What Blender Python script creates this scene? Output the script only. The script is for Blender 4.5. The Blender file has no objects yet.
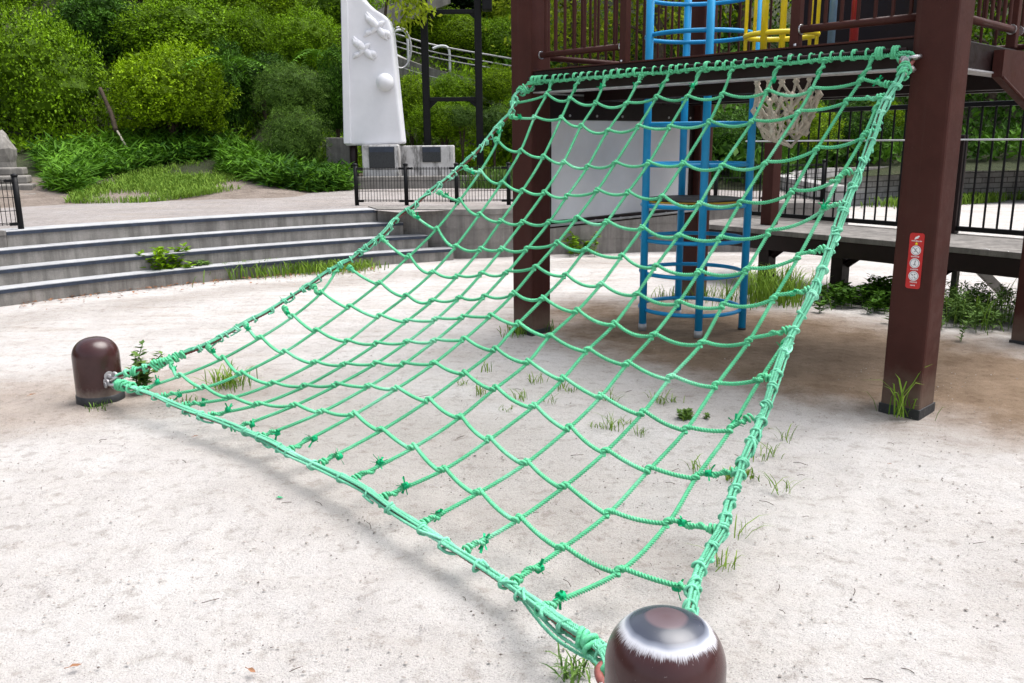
import bpy, bmesh, math, random
import numpy as np
from mathutils import Vector, Matrix

random.seed(11)
rng = np.random.default_rng(11)
scene = bpy.context.scene
EXPOSURE = 1.48
COL = scene.collection

# ---------------------------------------------------------------- camera
CAM = np.array([0.0, 0.0, 1.5])
FPX = 867.0
_th, _ro = math.radians(13.0), math.radians(-0.55)
FW = np.array([0, math.cos(_th), -math.sin(_th)])
_r0 = np.array([1.0, 0, 0]); _u0 = np.cross(_r0, FW)
RT = _r0*math.cos(_ro) + _u0*math.sin(_ro)
UP = -_r0*math.sin(_ro) + _u0*math.cos(_ro)
cam = bpy.data.cameras.new('camera'); cam_ob = bpy.data.objects.new('camera', cam)
COL.objects.link(cam_ob)
cam.sensor_width = 36.0; cam.lens = FPX/1024*36
cam.clip_start = 0.02; cam.clip_end = 600
M = Matrix((( RT[0], UP[0], -FW[0], CAM[0]), (RT[1], UP[1], -FW[1], CAM[1]), (RT[2], UP[2], -FW[2], CAM[2]), (0, 0, 0, 1)))
cam_ob.matrix_world = M
scene.camera = cam_ob

def ray(px, py):
    return FW + (px-512)/FPX*RT - (py-341.5)/FPX*UP
def at(px, py, Y):
    """survey helper: the point at depth Y (metres ahead) seen at a pixel of the photograph"""
    d = ray(px, py); return CAM + d*(Y/d[1])
def gnd(px, py, z=0.0):
    d = ray(px, py); return CAM + d*((z-CAM[2])/d[2])

# plan frame of the play tower: a along the front beam, b towards the bollards
O2 = np.array([.167, 6.72]); E1 = np.array([.69399, -.71999]); E2 = np.array([-.71999, -.69399])
def P(a, b, z): 
    q = O2 + E1*a + E2*b; return np.array([q[0], q[1], z])

# ---------------------------------------------------------------- materials
def node_mat(name):
    m = bpy.data.materials.new(name); m.use_nodes = True
    nt = m.node_tree; b = nt.nodes['Principled BSDF']
    return m, nt, b
def N(nt, t, **kw):
    n = nt.nodes.new(t)
    for k, v in kw.items():
        if k.startswith('i_'):
            n.inputs[k[2:].replace('_', ' ')].default_value = v
        else: setattr(n, k, v)
    return n
def ramp(nt, stops, interp='LINEAR'):
    r = nt.nodes.new('ShaderNodeValToRGB'); r.color_ramp.interpolation = interp
    e = r.color_ramp.elements
    while len(e) > 1: e.remove(e[-1])
    e[0].position = stops[0][0]; e[0].color = (*stops[0][1], 1)
    for p, c in stops[1:]:
        x = e.new(p); x.color = (*c, 1)
    return r
def mixc(nt, fac, a, b, mode='MIX'):
    n = nt.nodes.new('ShaderNodeMix'); n.data_type = 'RGBA'; n.blend_type = mode
    L = nt.links
    for s, v in ((n.inputs[0], fac), (n.inputs[6], a), (n.inputs[7], b)):
        if hasattr(v, 'type') and hasattr(v, 'is_linked'): L.new(v, s)
        elif isinstance(v, (int, float)): s.default_value = v
        else: s.default_value = (*v, 1)
    return n.outputs[2]
def mth(nt, op, a, b=None, clamp=False):
    n = nt.nodes.new('ShaderNodeMath'); n.operation = op; n.use_clamp = clamp
    for i, v in enumerate((a, b)):
        if v is None: continue
        if isinstance(v, (int, float)): n.inputs[i].default_value = v
        else: nt.links.new(v, n.inputs[i])
    return n.outputs[0]
def noise(nt, scale, detail=4, rough=.55, vec=None, dist=0):
    n = nt.nodes.new('ShaderNodeTexNoise'); n.inputs['Scale'].default_value = scale
    n.inputs['Detail'].default_value = detail; n.inputs['Roughness'].default_value = rough
    n.inputs['Distortion'].default_value = dist
    if vec is not None: nt.links.new(vec, n.inputs['Vector'])
    return n.outputs['Fac']
def objco(nt): return nt.nodes.new('ShaderNodeTexCoord').outputs['Object']
def wpos(nt): return nt.nodes.new('ShaderNodeNewGeometry').outputs['Position']
def bump(nt, bsdf, h, strength=.3, dist=.01):
    b = nt.nodes.new('ShaderNodeBump'); b.inputs['Strength'].default_value = strength
    b.inputs['Distance'].default_value = dist
    nt.links.new(h, b.inputs['Height']); nt.links.new(b.outputs[0], bsdf.inputs['Normal'])

def paint(name, c, rough=.45, var=.25, scale=9, spec=.5, wear=None, metal=0, chips=0.0, bscale=60, bstr=.08):
    m, nt, b = node_mat(name); v = objco(nt)
    n1 = noise(nt, scale, 5, .6, v)
    r = ramp(nt, [(.3, tuple(x*(1-var) for x in c)), (.7, tuple(min(1, x*(1+var)) for x in c))])
    nt.links.new(n1, r.inputs[0]); col = r.outputs[0]
    if wear is not None:
        n2 = noise(nt, 26, 6, .7, v)
        w = ramp(nt, [(.66-chips, (0, 0, 0)), (.70-chips, (1, 1, 1))]); nt.links.new(n2, w.inputs[0])
        col = mixc(nt, w.outputs[0], col, wear)
    nt.links.new(col, b.inputs['Base Color'])
    b.inputs['Metallic'].default_value = metal; b.inputs['Specular IOR Level'].default_value = spec
    rr = ramp(nt, [(.3, (rough*.8,)*3), (.75, (min(1, rough*1.3),)*3)]); nt.links.new(noise(nt, scale*2.3, 4, .6, v), rr.inputs[0])
    nt.links.new(rr.outputs[0], b.inputs['Roughness'])
    bump(nt, b, noise(nt, bscale, 3, .6, v), bstr, .004)
    return m

def leafmat(name, dark, light, sub=.14, rough=.65, spec=.12):
    m, nt, b = node_mat(name)
    at_ = N(nt, 'ShaderNodeAttribute', attribute_name='var')
    oi = nt.nodes.new('ShaderNodeObjectInfo')
    f = mth(nt, 'ADD', mth(nt, 'MULTIPLY', at_.outputs['Fac'], .8), mth(nt, 'MULTIPLY', oi.outputs['Random'], .2))
    r = ramp(nt, [(0, dark), (.55, tuple(.5*(a+c) for a, c in zip(dark, light))), (1, light)])
    nt.links.new(f, r.inputs[0])
    nt.links.new(r.outputs[0], b.inputs['Base Color'])
    b.inputs['Roughness'].default_value = rough; b.inputs['Specular IOR Level'].default_value = spec
    tr = nt.nodes.new('ShaderNodeBsdfTranslucent'); nt.links.new(r.outputs[0], tr.inputs['Color'])
    mx = nt.nodes.new('ShaderNodeMixShader'); mx.inputs[0].default_value = sub
    nt.links.new(b.outputs[0], mx.inputs[1]); nt.links.new(tr.outputs[0], mx.inputs[2])
    nt.links.new(mx.outputs[0], nt.nodes['Material Output'].inputs['Surface'])
    return m

# sand ----------------------------------------------------------------
def sand_material(name, plaza=False):
    m, nt, b = node_mat(name); L = nt.links; v = wpos(nt)
    sep = nt.nodes.new('ShaderNodeSeparateXYZ'); L.new(v, sep.inputs[0])
    base = ramp(nt, [(.25, (.43, .403, .382)), (.5, (.515, .49, .473)), (.75, (.585, .567, .555))])
    L.new(noise(nt, 1.3, 6, .62, v), base.inputs[0]); col = base.outputs[0]
    if plaza: col = mixc(nt, 1, col, (.62, .60, .60), 'MULTIPLY')
    # streaky scuffs, mostly away from the trodden middle
    dd = nt.nodes.new('ShaderNodeVectorMath'); dd.operation = 'DISTANCE'; L.new(v, dd.inputs[0]); dd.inputs[1].default_value = (.3, 2.2, 0)
    farm = nt.nodes.new('ShaderNodeMapRange'); farm.inputs[1].default_value = 2.0; farm.inputs[2].default_value = 5.5; farm.inputs[3].default_value = .25; farm.inputs[4].default_value = 1.0; L.new(dd.outputs['Value'], farm.inputs[0])
    mp = nt.nodes.new('ShaderNodeMapping'); mp.inputs['Rotation'].default_value = (0, 0, math.radians(28)); mp.inputs['Scale'].default_value = (.9, 5.5, 1)
    L.new(v, mp.inputs[0])
    st = ramp(nt, [(.50, (0, 0, 0)), (.68, (1, 1, 1))]); L.new(noise(nt, 1.1, 7, .68, mp.outputs[0], .6), st.inputs[0])
    col = mixc(nt, mth(nt, 'MULTIPLY', mth(nt, 'MULTIPLY', st.outputs[0], .42), farm.outputs[0]), col, (.335, .275, .215))
    if not plaza:
        # worn damp earth, tan, around the feet of the tower
        def blob(cx, cy, ra, rb, ang, soft, nz):
            mp = nt.nodes.new('ShaderNodeMapping'); mp.vector_type = 'TEXTURE'
            mp.inputs['Location'].default_value = (cx, cy, 0); mp.inputs['Rotation'].default_value = (0, 0, ang); mp.inputs['Scale'].default_value = (ra, rb, 1)
            L.new(v, mp.inputs[0])
            ln = nt.nodes.new('ShaderNodeVectorMath'); ln.operation = 'LENGTH'; L.new(mp.outputs[0], ln.inputs[0])
            d = mth(nt, 'ADD', ln.outputs['Value'], mth(nt, 'MULTIPLY', mth(nt, 'SUBTRACT', noise(nt, 1.6, 6, .65, v), .5), nz))
            mr = nt.nodes.new('ShaderNodeMapRange'); mr.interpolation_type = 'SMOOTHSTEP'
            mr.inputs[1].default_value = 1-soft; mr.inputs[2].default_value = 1+soft; mr.inputs[3].default_value = 1; mr.inputs[4].default_value = 0
            L.new(d, mr.inputs[0]); return mr.outputs[0]
        tanr = ramp(nt, [(.3, (.165, .108, .066)), (.7, (.31, .225, .155))]); L.new(noise(nt, 3.2, 7, .7, v), tanr.inputs[0])
        col = mixc(nt, mth(nt, 'MULTIPLY', blob(2.15, 6.1, 2.6, 1.2, math.radians(-46), .35, .9), .97), col, tanr.outputs[0])
        col = mixc(nt, mth(nt, 'MULTIPLY', blob(4.7, 4.7, 1.7, .6, math.radians(-30), .6, 1.6), .45), col, tanr.outputs[0])
        col = mixc(nt, mth(nt, 'MULTIPLY', blob(-2.9, 5.0, 1.3, .55, math.radians(20), .6, 1.6), .55), col, tanr.outputs[0])
        col = mixc(nt, mth(nt, 'MULTIPLY', blob(-.6, 4.0, 1.9, .6, math.radians(-46), .5, 1.3), .3), col, (.31, .26, .225))
        # band of grey silt a little off the foot of the steps
        cc = nt.nodes.new('ShaderNodeVectorMath'); cc.operation = 'DISTANCE'; L.new(v, cc.inputs[0]); cc.inputs[1].default_value = (3.2, 1.2, 0)
        rr = mth(nt, 'ADD', cc.outputs['Value'], mth(nt, 'MULTIPLY', noise(nt, .9, 4, .6, v), .5))
        bd = ramp(nt, [(0, (0, 0, 0)), (.35, (.8, .8, .8)), (.6, (.65, .65, .65)), (.72, (0, 0, 0))])
        L.new(mth(nt, 'MULTIPLY', mth(nt, 'SUBTRACT', rr, 9.6), .8, True), bd.inputs[0])
        col = mixc(nt, mth(nt, 'MULTIPLY', bd.outputs[0], .55), col, (.27, .235, .20))
    # grit: pale and dark grains
    g1 = ramp(nt, [(.34, (.42, .42, .42)), (.47, (1, 1, 1)), (.6, (1.0, 1.0, 1.0)), (.74, (1.25, 1.24, 1.22))]); L.new(noise(nt, 190, 2, .7, v), g1.inputs[0])
    col = mixc(nt, .55, col, mixc(nt, 1, col, g1.outputs[0], 'MULTIPLY'))
    g2 = ramp(nt, [(.30, (.5, .48, .45)), (.42, (1, 1, 1)), (1, (1, 1, 1))]); L.new(noise(nt, 62, 3, .75, v), g2.inputs[0])
    col = mixc(nt, .6, col, mixc(nt, 1, col, g2.outputs[0], 'MULTIPLY'))
    g3 = ramp(nt, [(.34, (.66, .63, .60)), (.47, (1, 1, 1))]); L.new(noise(nt, 13, 6, .7, v), g3.inputs[0])
    col = mixc(nt, .7, col, mixc(nt, 1, col, g3.outputs[0], 'MULTIPLY'))
    L.new(col, b.inputs['Base Color']); b.inputs['Roughness'].default_value = .95; b.inputs['Specular IOR Level'].default_value = .15
    h = mth(nt, 'ADD', mth(nt, 'MULTIPLY', mth(nt, 'ADD', noise(nt, 7, 8, .72, v), mth(nt, 'MULTIPLY', noise(nt, 3.2, 3, .5, v), 2.0)), 1.0), mth(nt, 'MULTIPLY', noise(nt, 110, 4, .75, v), .40))
    bump(nt, b, h, .85, .035)
    return m

def concrete(name, c, stain=.5, streaks=True):
    m, nt, b = node_mat(name); L = nt.links; v = wpos(nt)
    r = ramp(nt, [(.3, tuple(x*.72 for x in c)), (.7, tuple(x*1.2 for x in c))]); L.new(noise(nt, 4.5, 7, .7, v), r.inputs[0]); col = r.outputs[0]
    if streaks:
        mp = nt.nodes.new('ShaderNodeMapping'); mp.inputs['Scale'].default_value = (7, 7, .55); L.new(v, mp.inputs[0])
        s = ramp(nt, [(.42, (0, 0, 0)), (.62, (1, 1, 1))]); L.new(noise(nt, 1.3, 5, .65, mp.outputs[0]), s.inputs[0])
        col = mixc(nt, mth(nt, 'MULTIPLY', s.outputs[0], stain), col, tuple(x*.42 for x in c))
    g = ramp(nt, [(.3, (.6, .6, .6)), (.5, (1, 1, 1))]); L.new(noise(nt, 90, 3, .7, v), g.inputs[0])
    col = mixc(nt, .5, col, mixc(nt, 1, col, g.outputs[0], 'MULTIPLY'))
    L.new(col, b.inputs['Base Color']); b.inputs['Roughness'].default_value = .9; b.inputs['Specular IOR Level'].default_value = .2
    bump(nt, b, noise(nt, 40, 5, .7, v), .35, .008)
    return m

def rope_mat(name, c, fade):
    m, nt, b = node_mat(name); v = wpos(nt); L = nt.links
    r = ramp(nt, [(.3, tuple(x*.75 for x in c)), (.55, c), (.78, fade)]); L.new(noise(nt, 3.5, 5, .6, v), r.inputs[0])
    f = ramp(nt, [(.3, (.7, .7, .7)), (.55, (1.05, 1.05, 1.05))]); L.new(noise(nt, 160, 3, .6, v), f.inputs[0])
    L.new(mixc(nt, 1, r.outputs[0], f.outputs[0], 'MULTIPLY'), b.inputs['Base Color'])
    b.inputs['Roughness'].default_value = .8; b.inputs['Specular IOR Level'].default_value = .12
    bump(nt, b, noise(nt, 260, 2, .6, v), .35, .003)
    return m

def bollard_mat(scuffed=True):
    m, nt, b = node_mat('bollard_enamel'); L = nt.links; v = objco(nt)
    sep = nt.nodes.new('ShaderNodeSeparateXYZ'); L.new(v, sep.inputs[0])
    base = ramp(nt, [(.3, (.034, .0105, .0105)), (.7, (.050, .017, .017))]); L.new(noise(nt, 8, 5, .6, v), base.inputs[0])
    rad = mth(nt, 'SQRT', mth(nt, 'ADD', mth(nt, 'POWER', sep.outputs[0], 2.0), mth(nt, 'POWER', sep.outputs[1], 2.0)))
    ang = mth(nt, 'ARCTAN2', sep.outputs[1], sep.outputs[0])
    cx = nt.nodes.new('ShaderNodeCombineXYZ'); L.new(mth(nt, 'MULTIPLY', mth(nt, 'COSINE', ang), 22), cx.inputs[0]); L.new(mth(nt, 'MULTIPLY', mth(nt, 'SINE', ang), 22), cx.inputs[1])
    L.new(mth(nt, 'MULTIPLY', rad, 16), cx.inputs[2])
    streak = noise(nt, 3.2, 6, .72, cx.outputs[0])
    r2 = mth(nt, 'ADD', rad, mth(nt, 'MULTIPLY', mth(nt, 'SUBTRACT', streak, .5), .05 if scuffed else .02))
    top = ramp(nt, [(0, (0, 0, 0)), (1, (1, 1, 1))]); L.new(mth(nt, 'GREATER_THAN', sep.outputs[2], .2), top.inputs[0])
    # crown scuffs with sky reflection painted in: mauve middle, blue-grey ring, chalky rim, enamel
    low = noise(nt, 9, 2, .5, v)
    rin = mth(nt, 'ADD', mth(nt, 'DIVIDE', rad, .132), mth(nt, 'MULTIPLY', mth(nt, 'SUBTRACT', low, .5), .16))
    wear_sheen = ramp(nt, [(0, (.075, .042, .045)), (.30, (.10, .07, .08)), (.36, (.035, .040, .055)), (.58, (.045, .052, .075)), (.65, (.20, .22, .27)), (.70, (.50, .51, .55)), (.9, (.46, .45, .47))])
    L.new(rin, wear_sheen.inputs[0])
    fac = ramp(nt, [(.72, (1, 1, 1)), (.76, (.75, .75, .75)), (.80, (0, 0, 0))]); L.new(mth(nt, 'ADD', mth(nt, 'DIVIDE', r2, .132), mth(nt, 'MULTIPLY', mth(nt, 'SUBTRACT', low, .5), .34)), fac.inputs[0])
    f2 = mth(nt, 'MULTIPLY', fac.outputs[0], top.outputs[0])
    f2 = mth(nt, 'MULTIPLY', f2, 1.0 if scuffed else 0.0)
    col = mixc(nt, f2, base.outputs[0], wear_sheen.outputs[0])
    sp = ramp(nt, [(.72, (0, 0, 0)), (.76, (1, 1, 1))]); L.new(noise(nt, 70, 3, .6, v), sp.inputs[0])
    col = mixc(nt, mth(nt, 'MULTIPLY', sp.outputs[0], .4), col, (.35, .31, .3))
    dz = ramp(nt, [(0, (1, 1, 1)), (1, (0, 0, 0))]); L.new(mth(nt, 'MULTIPLY', mth(nt, 'ADD', sep.outputs[2], mth(nt, 'MULTIPLY', noise(nt, 30, 3, .6, v), -.06)), 14.0, True), dz.inputs[0])
    col = mixc(nt, mth(nt, 'MULTIPLY', dz.outputs[0], .7), col, (.25, .21, .18))
    L.new(col, b.inputs['Base Color']); b.inputs['Roughness'].default_value = .26; b.inputs['Specular IOR Level'].default_value = .4
    b.inputs['Coat Weight'].default_value = .12; b.inputs['Coat Roughness'].default_value = .15
    bump(nt, b, noise(nt, 45, 4, .6, v), .05, .004)
    return m

def post_mat():
    m, nt, b = node_mat('brown_post_paint'); L = nt.links; v = objco(nt); wp = wpos(nt)
    r = ramp(nt, [(.3, (.042, .0125, .0095)), (.7, (.062, .019, .0145))]); L.new(noise(nt, 4, 6, .65, v), r.inputs[0]); col = r.outputs[0]
    mp = nt.nodes.new('ShaderNodeMapping'); mp.inputs['Scale'].default_value = (30, 30, 1.2); L.new(v, mp.inputs[0])
    s = ramp(nt, [(.56, (0, 0, 0)), (.72, (1, 1, 1))]); L.new(noise(nt, 1.0, 5, .7, mp.outputs[0]), s.inputs[0])
    col = mixc(nt, mth(nt, 'MULTIPLY', s.outputs[0], .35), col, (.065, .034, .028))
    c = ramp(nt, [(.70, (0, 0, 0)), (.73, (1, 1, 1))]); L.new(noise(nt, 34, 5, .7, v), c.inputs[0])
    col = mixc(nt, mth(nt, 'MULTIPLY', c.outputs[0], .6), col, (.12, .075, .06))
    sep = nt.nodes.new('ShaderNodeSeparateXYZ'); L.new(wp, sep.inputs[0])
    d = mth(nt, 'SUBTRACT', 1.0, mth(nt, 'MULTIPLY', mth(nt, 'ADD', sep.outputs[2], mth(nt, 'MULTIPLY', noise(nt, 14, 5, .7, wp), -.16)), 5.5), True)
    col = mixc(nt, mth(nt, 'MULTIPLY', d, .55), col, (.17, .13, .10))
    L.new(col, b.inputs['Base Color']); b.inputs['Specular IOR Level'].default_value = .16
    rr = ramp(nt, [(.3, (.4,)*3), (.75, (.7,)*3)]); L.new(noise(nt, 10, 5, .65, v), rr.inputs[0]); L.new(rr.outputs[0], b.inputs['Roughness'])
    bump(nt, b, mth(nt, 'ADD', noise(nt, 150, 3, .6, v), mth(nt, 'MULTIPLY', c.outputs[0], -.6)), .15, .004); return m
def stained_white():
    m, nt, b = node_mat('stained_white_stone'); L = nt.links; v = wpos(nt)
    r = ramp(nt, [(.3, (.42, .41, .40)), (.6, (.62, .61, .60))]); L.new(noise(nt, 3.5, 7, .7, v), r.inputs[0])
    mp = nt.nodes.new('ShaderNodeMapping'); mp.inputs['Scale'].default_value = (4, 4, 1.1); L.new(v, mp.inputs[0])
    s = ramp(nt, [(.50, (0, 0, 0)), (.60, (1, 1, 1))]); L.new(noise(nt, 1.1, 6, .7, mp.outputs[0]), s.inputs[0])
    L.new(mixc(nt, mth(nt, 'MULTIPLY', s.outputs[0], .75), r.outputs[0], (.09, .085, .08)), b.inputs['Base Color']); b.inputs['Roughness'].default_value = .85
    bump(nt, b, noise(nt, 30, 5, .7, v), .3, .01); return m
MT = {}
MT['stainwhite'] = stained_white()
MT['orange'] = None
MT['sand'] = sand_material('sand'); MT['plaza'] = sand_material('plaza_gravel', True)
MT['conc'] = concrete('weathered_concrete', (.275, .26, .24), .7)
MT['tread'] = concrete('tread_concrete', (.37, .375, .385), .2, False)
MT['rough'] = concrete('rough_concrete', (.235, .22, .205), .6)
MT['stone'] = concrete('old_stone', (.25, .235, .215), .5)
MT['nosing'] = paint('slate_nosing', (.022, .032, .055), .5, .35, 14)
MT['brown'] = post_mat()
MT['darkbrown'] = paint('dark_brown_steel', (.012, .0045, .0045), .45, .2, 7, .25)
MT['deckwood'] = paint('deck_boards', (.06, .045, .04), .8, .35, 6)
MT['board'] = paint('pale_grey_panel', (.74, .74, .78), .55, .10, 1.6)
MT['blue'] = paint('blue_paint', (.012, .29, .60), .4, .10, 6, .3, (.10, .30, .48), 0, -.02)
MT['palebl'] = paint('faded_blue_paint', (.16, .28, .40), .35, .25, 6, .5)
MT['yellow'] = paint('yellow_paint', (.78, .62, .012), .35, .12, 6, .5)
MT['orange'] = paint('worn_orange_edge', (.42, .25, .015), .5, .3, 9, .3)
MT['redp'] = paint('red_paint', (.34, .018, .018), .35, .15, 6, .5)
MT['black'] = paint('black_powder_coat', (.004, .004, .005), .5, .2, 8, .2)
MT['steel'] = paint('galvanised_steel', (.55, .55, .56), .3, .2, 18, .5, None, .9)
MT['dullsteel'] = paint('dull_steel', (.42, .41, .42), .5, .25, 14, .5, None, .4)
MT['white'] = paint('white_plaster', (.74, .74, .77), .75, .06, 2, .25)
MT['whiterail'] = paint('white_paint_and_glint', (.62, .63, .65), .45, .1, 6)
MT['plaque'] = paint('black_granite', (.018, .022, .026), .3, .3, 30)
MT['wire'] = paint('rusty_red_wire_rope', (.20, .055, .045), .6, .35, 40)
MT['rubber'] = paint('black_shoe', (.02, .021, .024), .6, .4, 16)
MT['rope'] = rope_mat('green_rope', (.135, .56, .30), (.31, .68, .49))
MT['cord'] = rope_mat('green_cord', (.19, .58, .38), (.40, .72, .58))
MT['tuft'] = rope_mat('frayed_green', (.012, .38, .16), (.03, .46, .24))
MT['hemp'] = rope_mat('weathered_hemp', (.58, .53, .45), (.70, .65, .57))
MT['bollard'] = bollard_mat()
MT['bollard_plain'] = bollard_mat(False)
MT['signred'] = paint('red_vinyl', (.50, .011, .012), .4, .04, 4)
MT['signwhite'] = paint('white_vinyl', (.82, .80, .80), .45, .03, 4)
MT['signgrey'] = paint('grey_print', (.25, .24, .26), .45, .03, 4)
MT['bark'] = paint('bark', (.075, .055, .04), .9, .4, 14, .2, None, 0, 0, 30, .6)
MT['pebble'] = paint('grit', (.33, .30, .275), .9, .6, 2.2, .2)
MT['pebbled'] = paint('dark_grit', (.13, .11, .10), .9, .6, 2.2, .2)
MT['deadleaf'] = paint('dead_leaf', (.26, .13, .07), .7, .4, 9, .2)
MT['palewood'] = paint('pale_wood', (.42, .38, .30), .7, .2, 12, .2)
MT['soil'] = None
MT['leaf_mid'] = leafmat('shrub_leaf', (.004, .022, .001), (.26, .46, .008))
MT['leaf_yel'] = leafmat('yellow_green_leaf', (.007, .032, .001), (.33, .52, .007))
MT['leaf_dark'] = leafmat('dark_leaf', (.004, .020, .002), (.09, .22, .014))
MT['leaf_grey'] = leafmat('conifer_leaf', (.006, .022, .003), (.17, .31, .042))
MT['leaf_black'] = leafmat('evergreen_leaf', (.006, .018, .005), (.022, .055, .014))
MT['leaf_bright'] = leafmat('bright_leaf', (.10, .18, .006), (.38, .46, .03), .5)
MT['sasa'] = leafmat('bamboo_grass_leaf', (.010, .050, .003), (.14, .32, .016))
MT['grass'] = leafmat('grass_blade', (.06, .14, .012), (.25, .38, .05))
MT['weed'] = leafmat('weed_leaf', (.04, .10, .02), (.17, .28, .06))

def soil():
    m, nt, b = node_mat('bank_soil'); v = wpos(nt)
    r = ramp(nt, [(.3, (.022, .030, .008)), (.55, (.035, .045, .012)), (.75, (.06, .045, .025))]); nt.links.new(noise(nt, 2.2, 7, .7, v), r.inputs[0])
    sep = nt.nodes.new('ShaderNodeSeparateXYZ'); nt.links.new(v, sep.inputs[0])
    f = ramp(nt, [(.86, (1, 1, 1)), (.98, (0, 0, 0))]); nt.links.new(mth(nt, 'ADD', sep.outputs[2], mth(nt, 'MULTIPLY', mth(nt, 'SUBTRACT', noise(nt, 1.8, 5, .6, v), .5), .25)), f.inputs[0])
    e = ramp(nt, [(.3, (.15, .115, .09)), (.7, (.30, .25, .215))]); nt.links.new(noise(nt, 3, 7, .7, v), e.inputs[0])
    lx = mth(nt, 'LESS_THAN', sep.outputs[0], 1.5); nt.links.new(mixc(nt, mth(nt, 'MULTIPLY', f.outputs[0], lx), r.outputs[0], e.outputs[0]), b.inputs['Base Color']); b.inputs['Roughness'].default_value = 1
    bump(nt, b, noise(nt, 12, 6, .7, v), .9, .1); return m
MT['soil'] = soil()

def block_mat():
    m, nt, b = node_mat('block_masonry'); L = nt.links
    uv = N(nt, 'ShaderNodeAttribute', attribute_name='UVMap')
    br = nt.nodes.new('ShaderNodeTexBrick'); L.new(uv.outputs['Vector'], br.inputs['Vector'])
    br.inputs['Color1'].default_value = (.30, .29, .285, 1); br.inputs['Color2'].default_value = (.44, .43, .42, 1); br.inputs['Mortar'].default_value = (.11, .105, .10, 1)
    br.inputs['Scale'].default_value = 1; br.inputs['Brick Width'].default_value = .40; br.inputs['Row Height'].default_value = .13; br.inputs['Mortar Size'].default_value = .012
    v = wpos(nt)
    g = ramp(nt, [(.3, (.6, .6, .6)), (.65, (1.1, 1.1, 1.1))]); L.new(noise(nt, 5, 7, .7, v), g.inputs[0])
    L.new(mixc(nt, 1, br.outputs['Color'], g.outputs[0], 'MULTIPLY'), b.inputs['Base Color']); b.inputs['Roughness'].default_value = .95
    bump(nt, b, mth(nt, 'ADD', mth(nt, 'MULTIPLY', br.outputs['Fac'], -1.0), noise(nt, 25, 5, .7, v)), .5, .02)
    return m
MT['block'] = block_mat()

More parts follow.
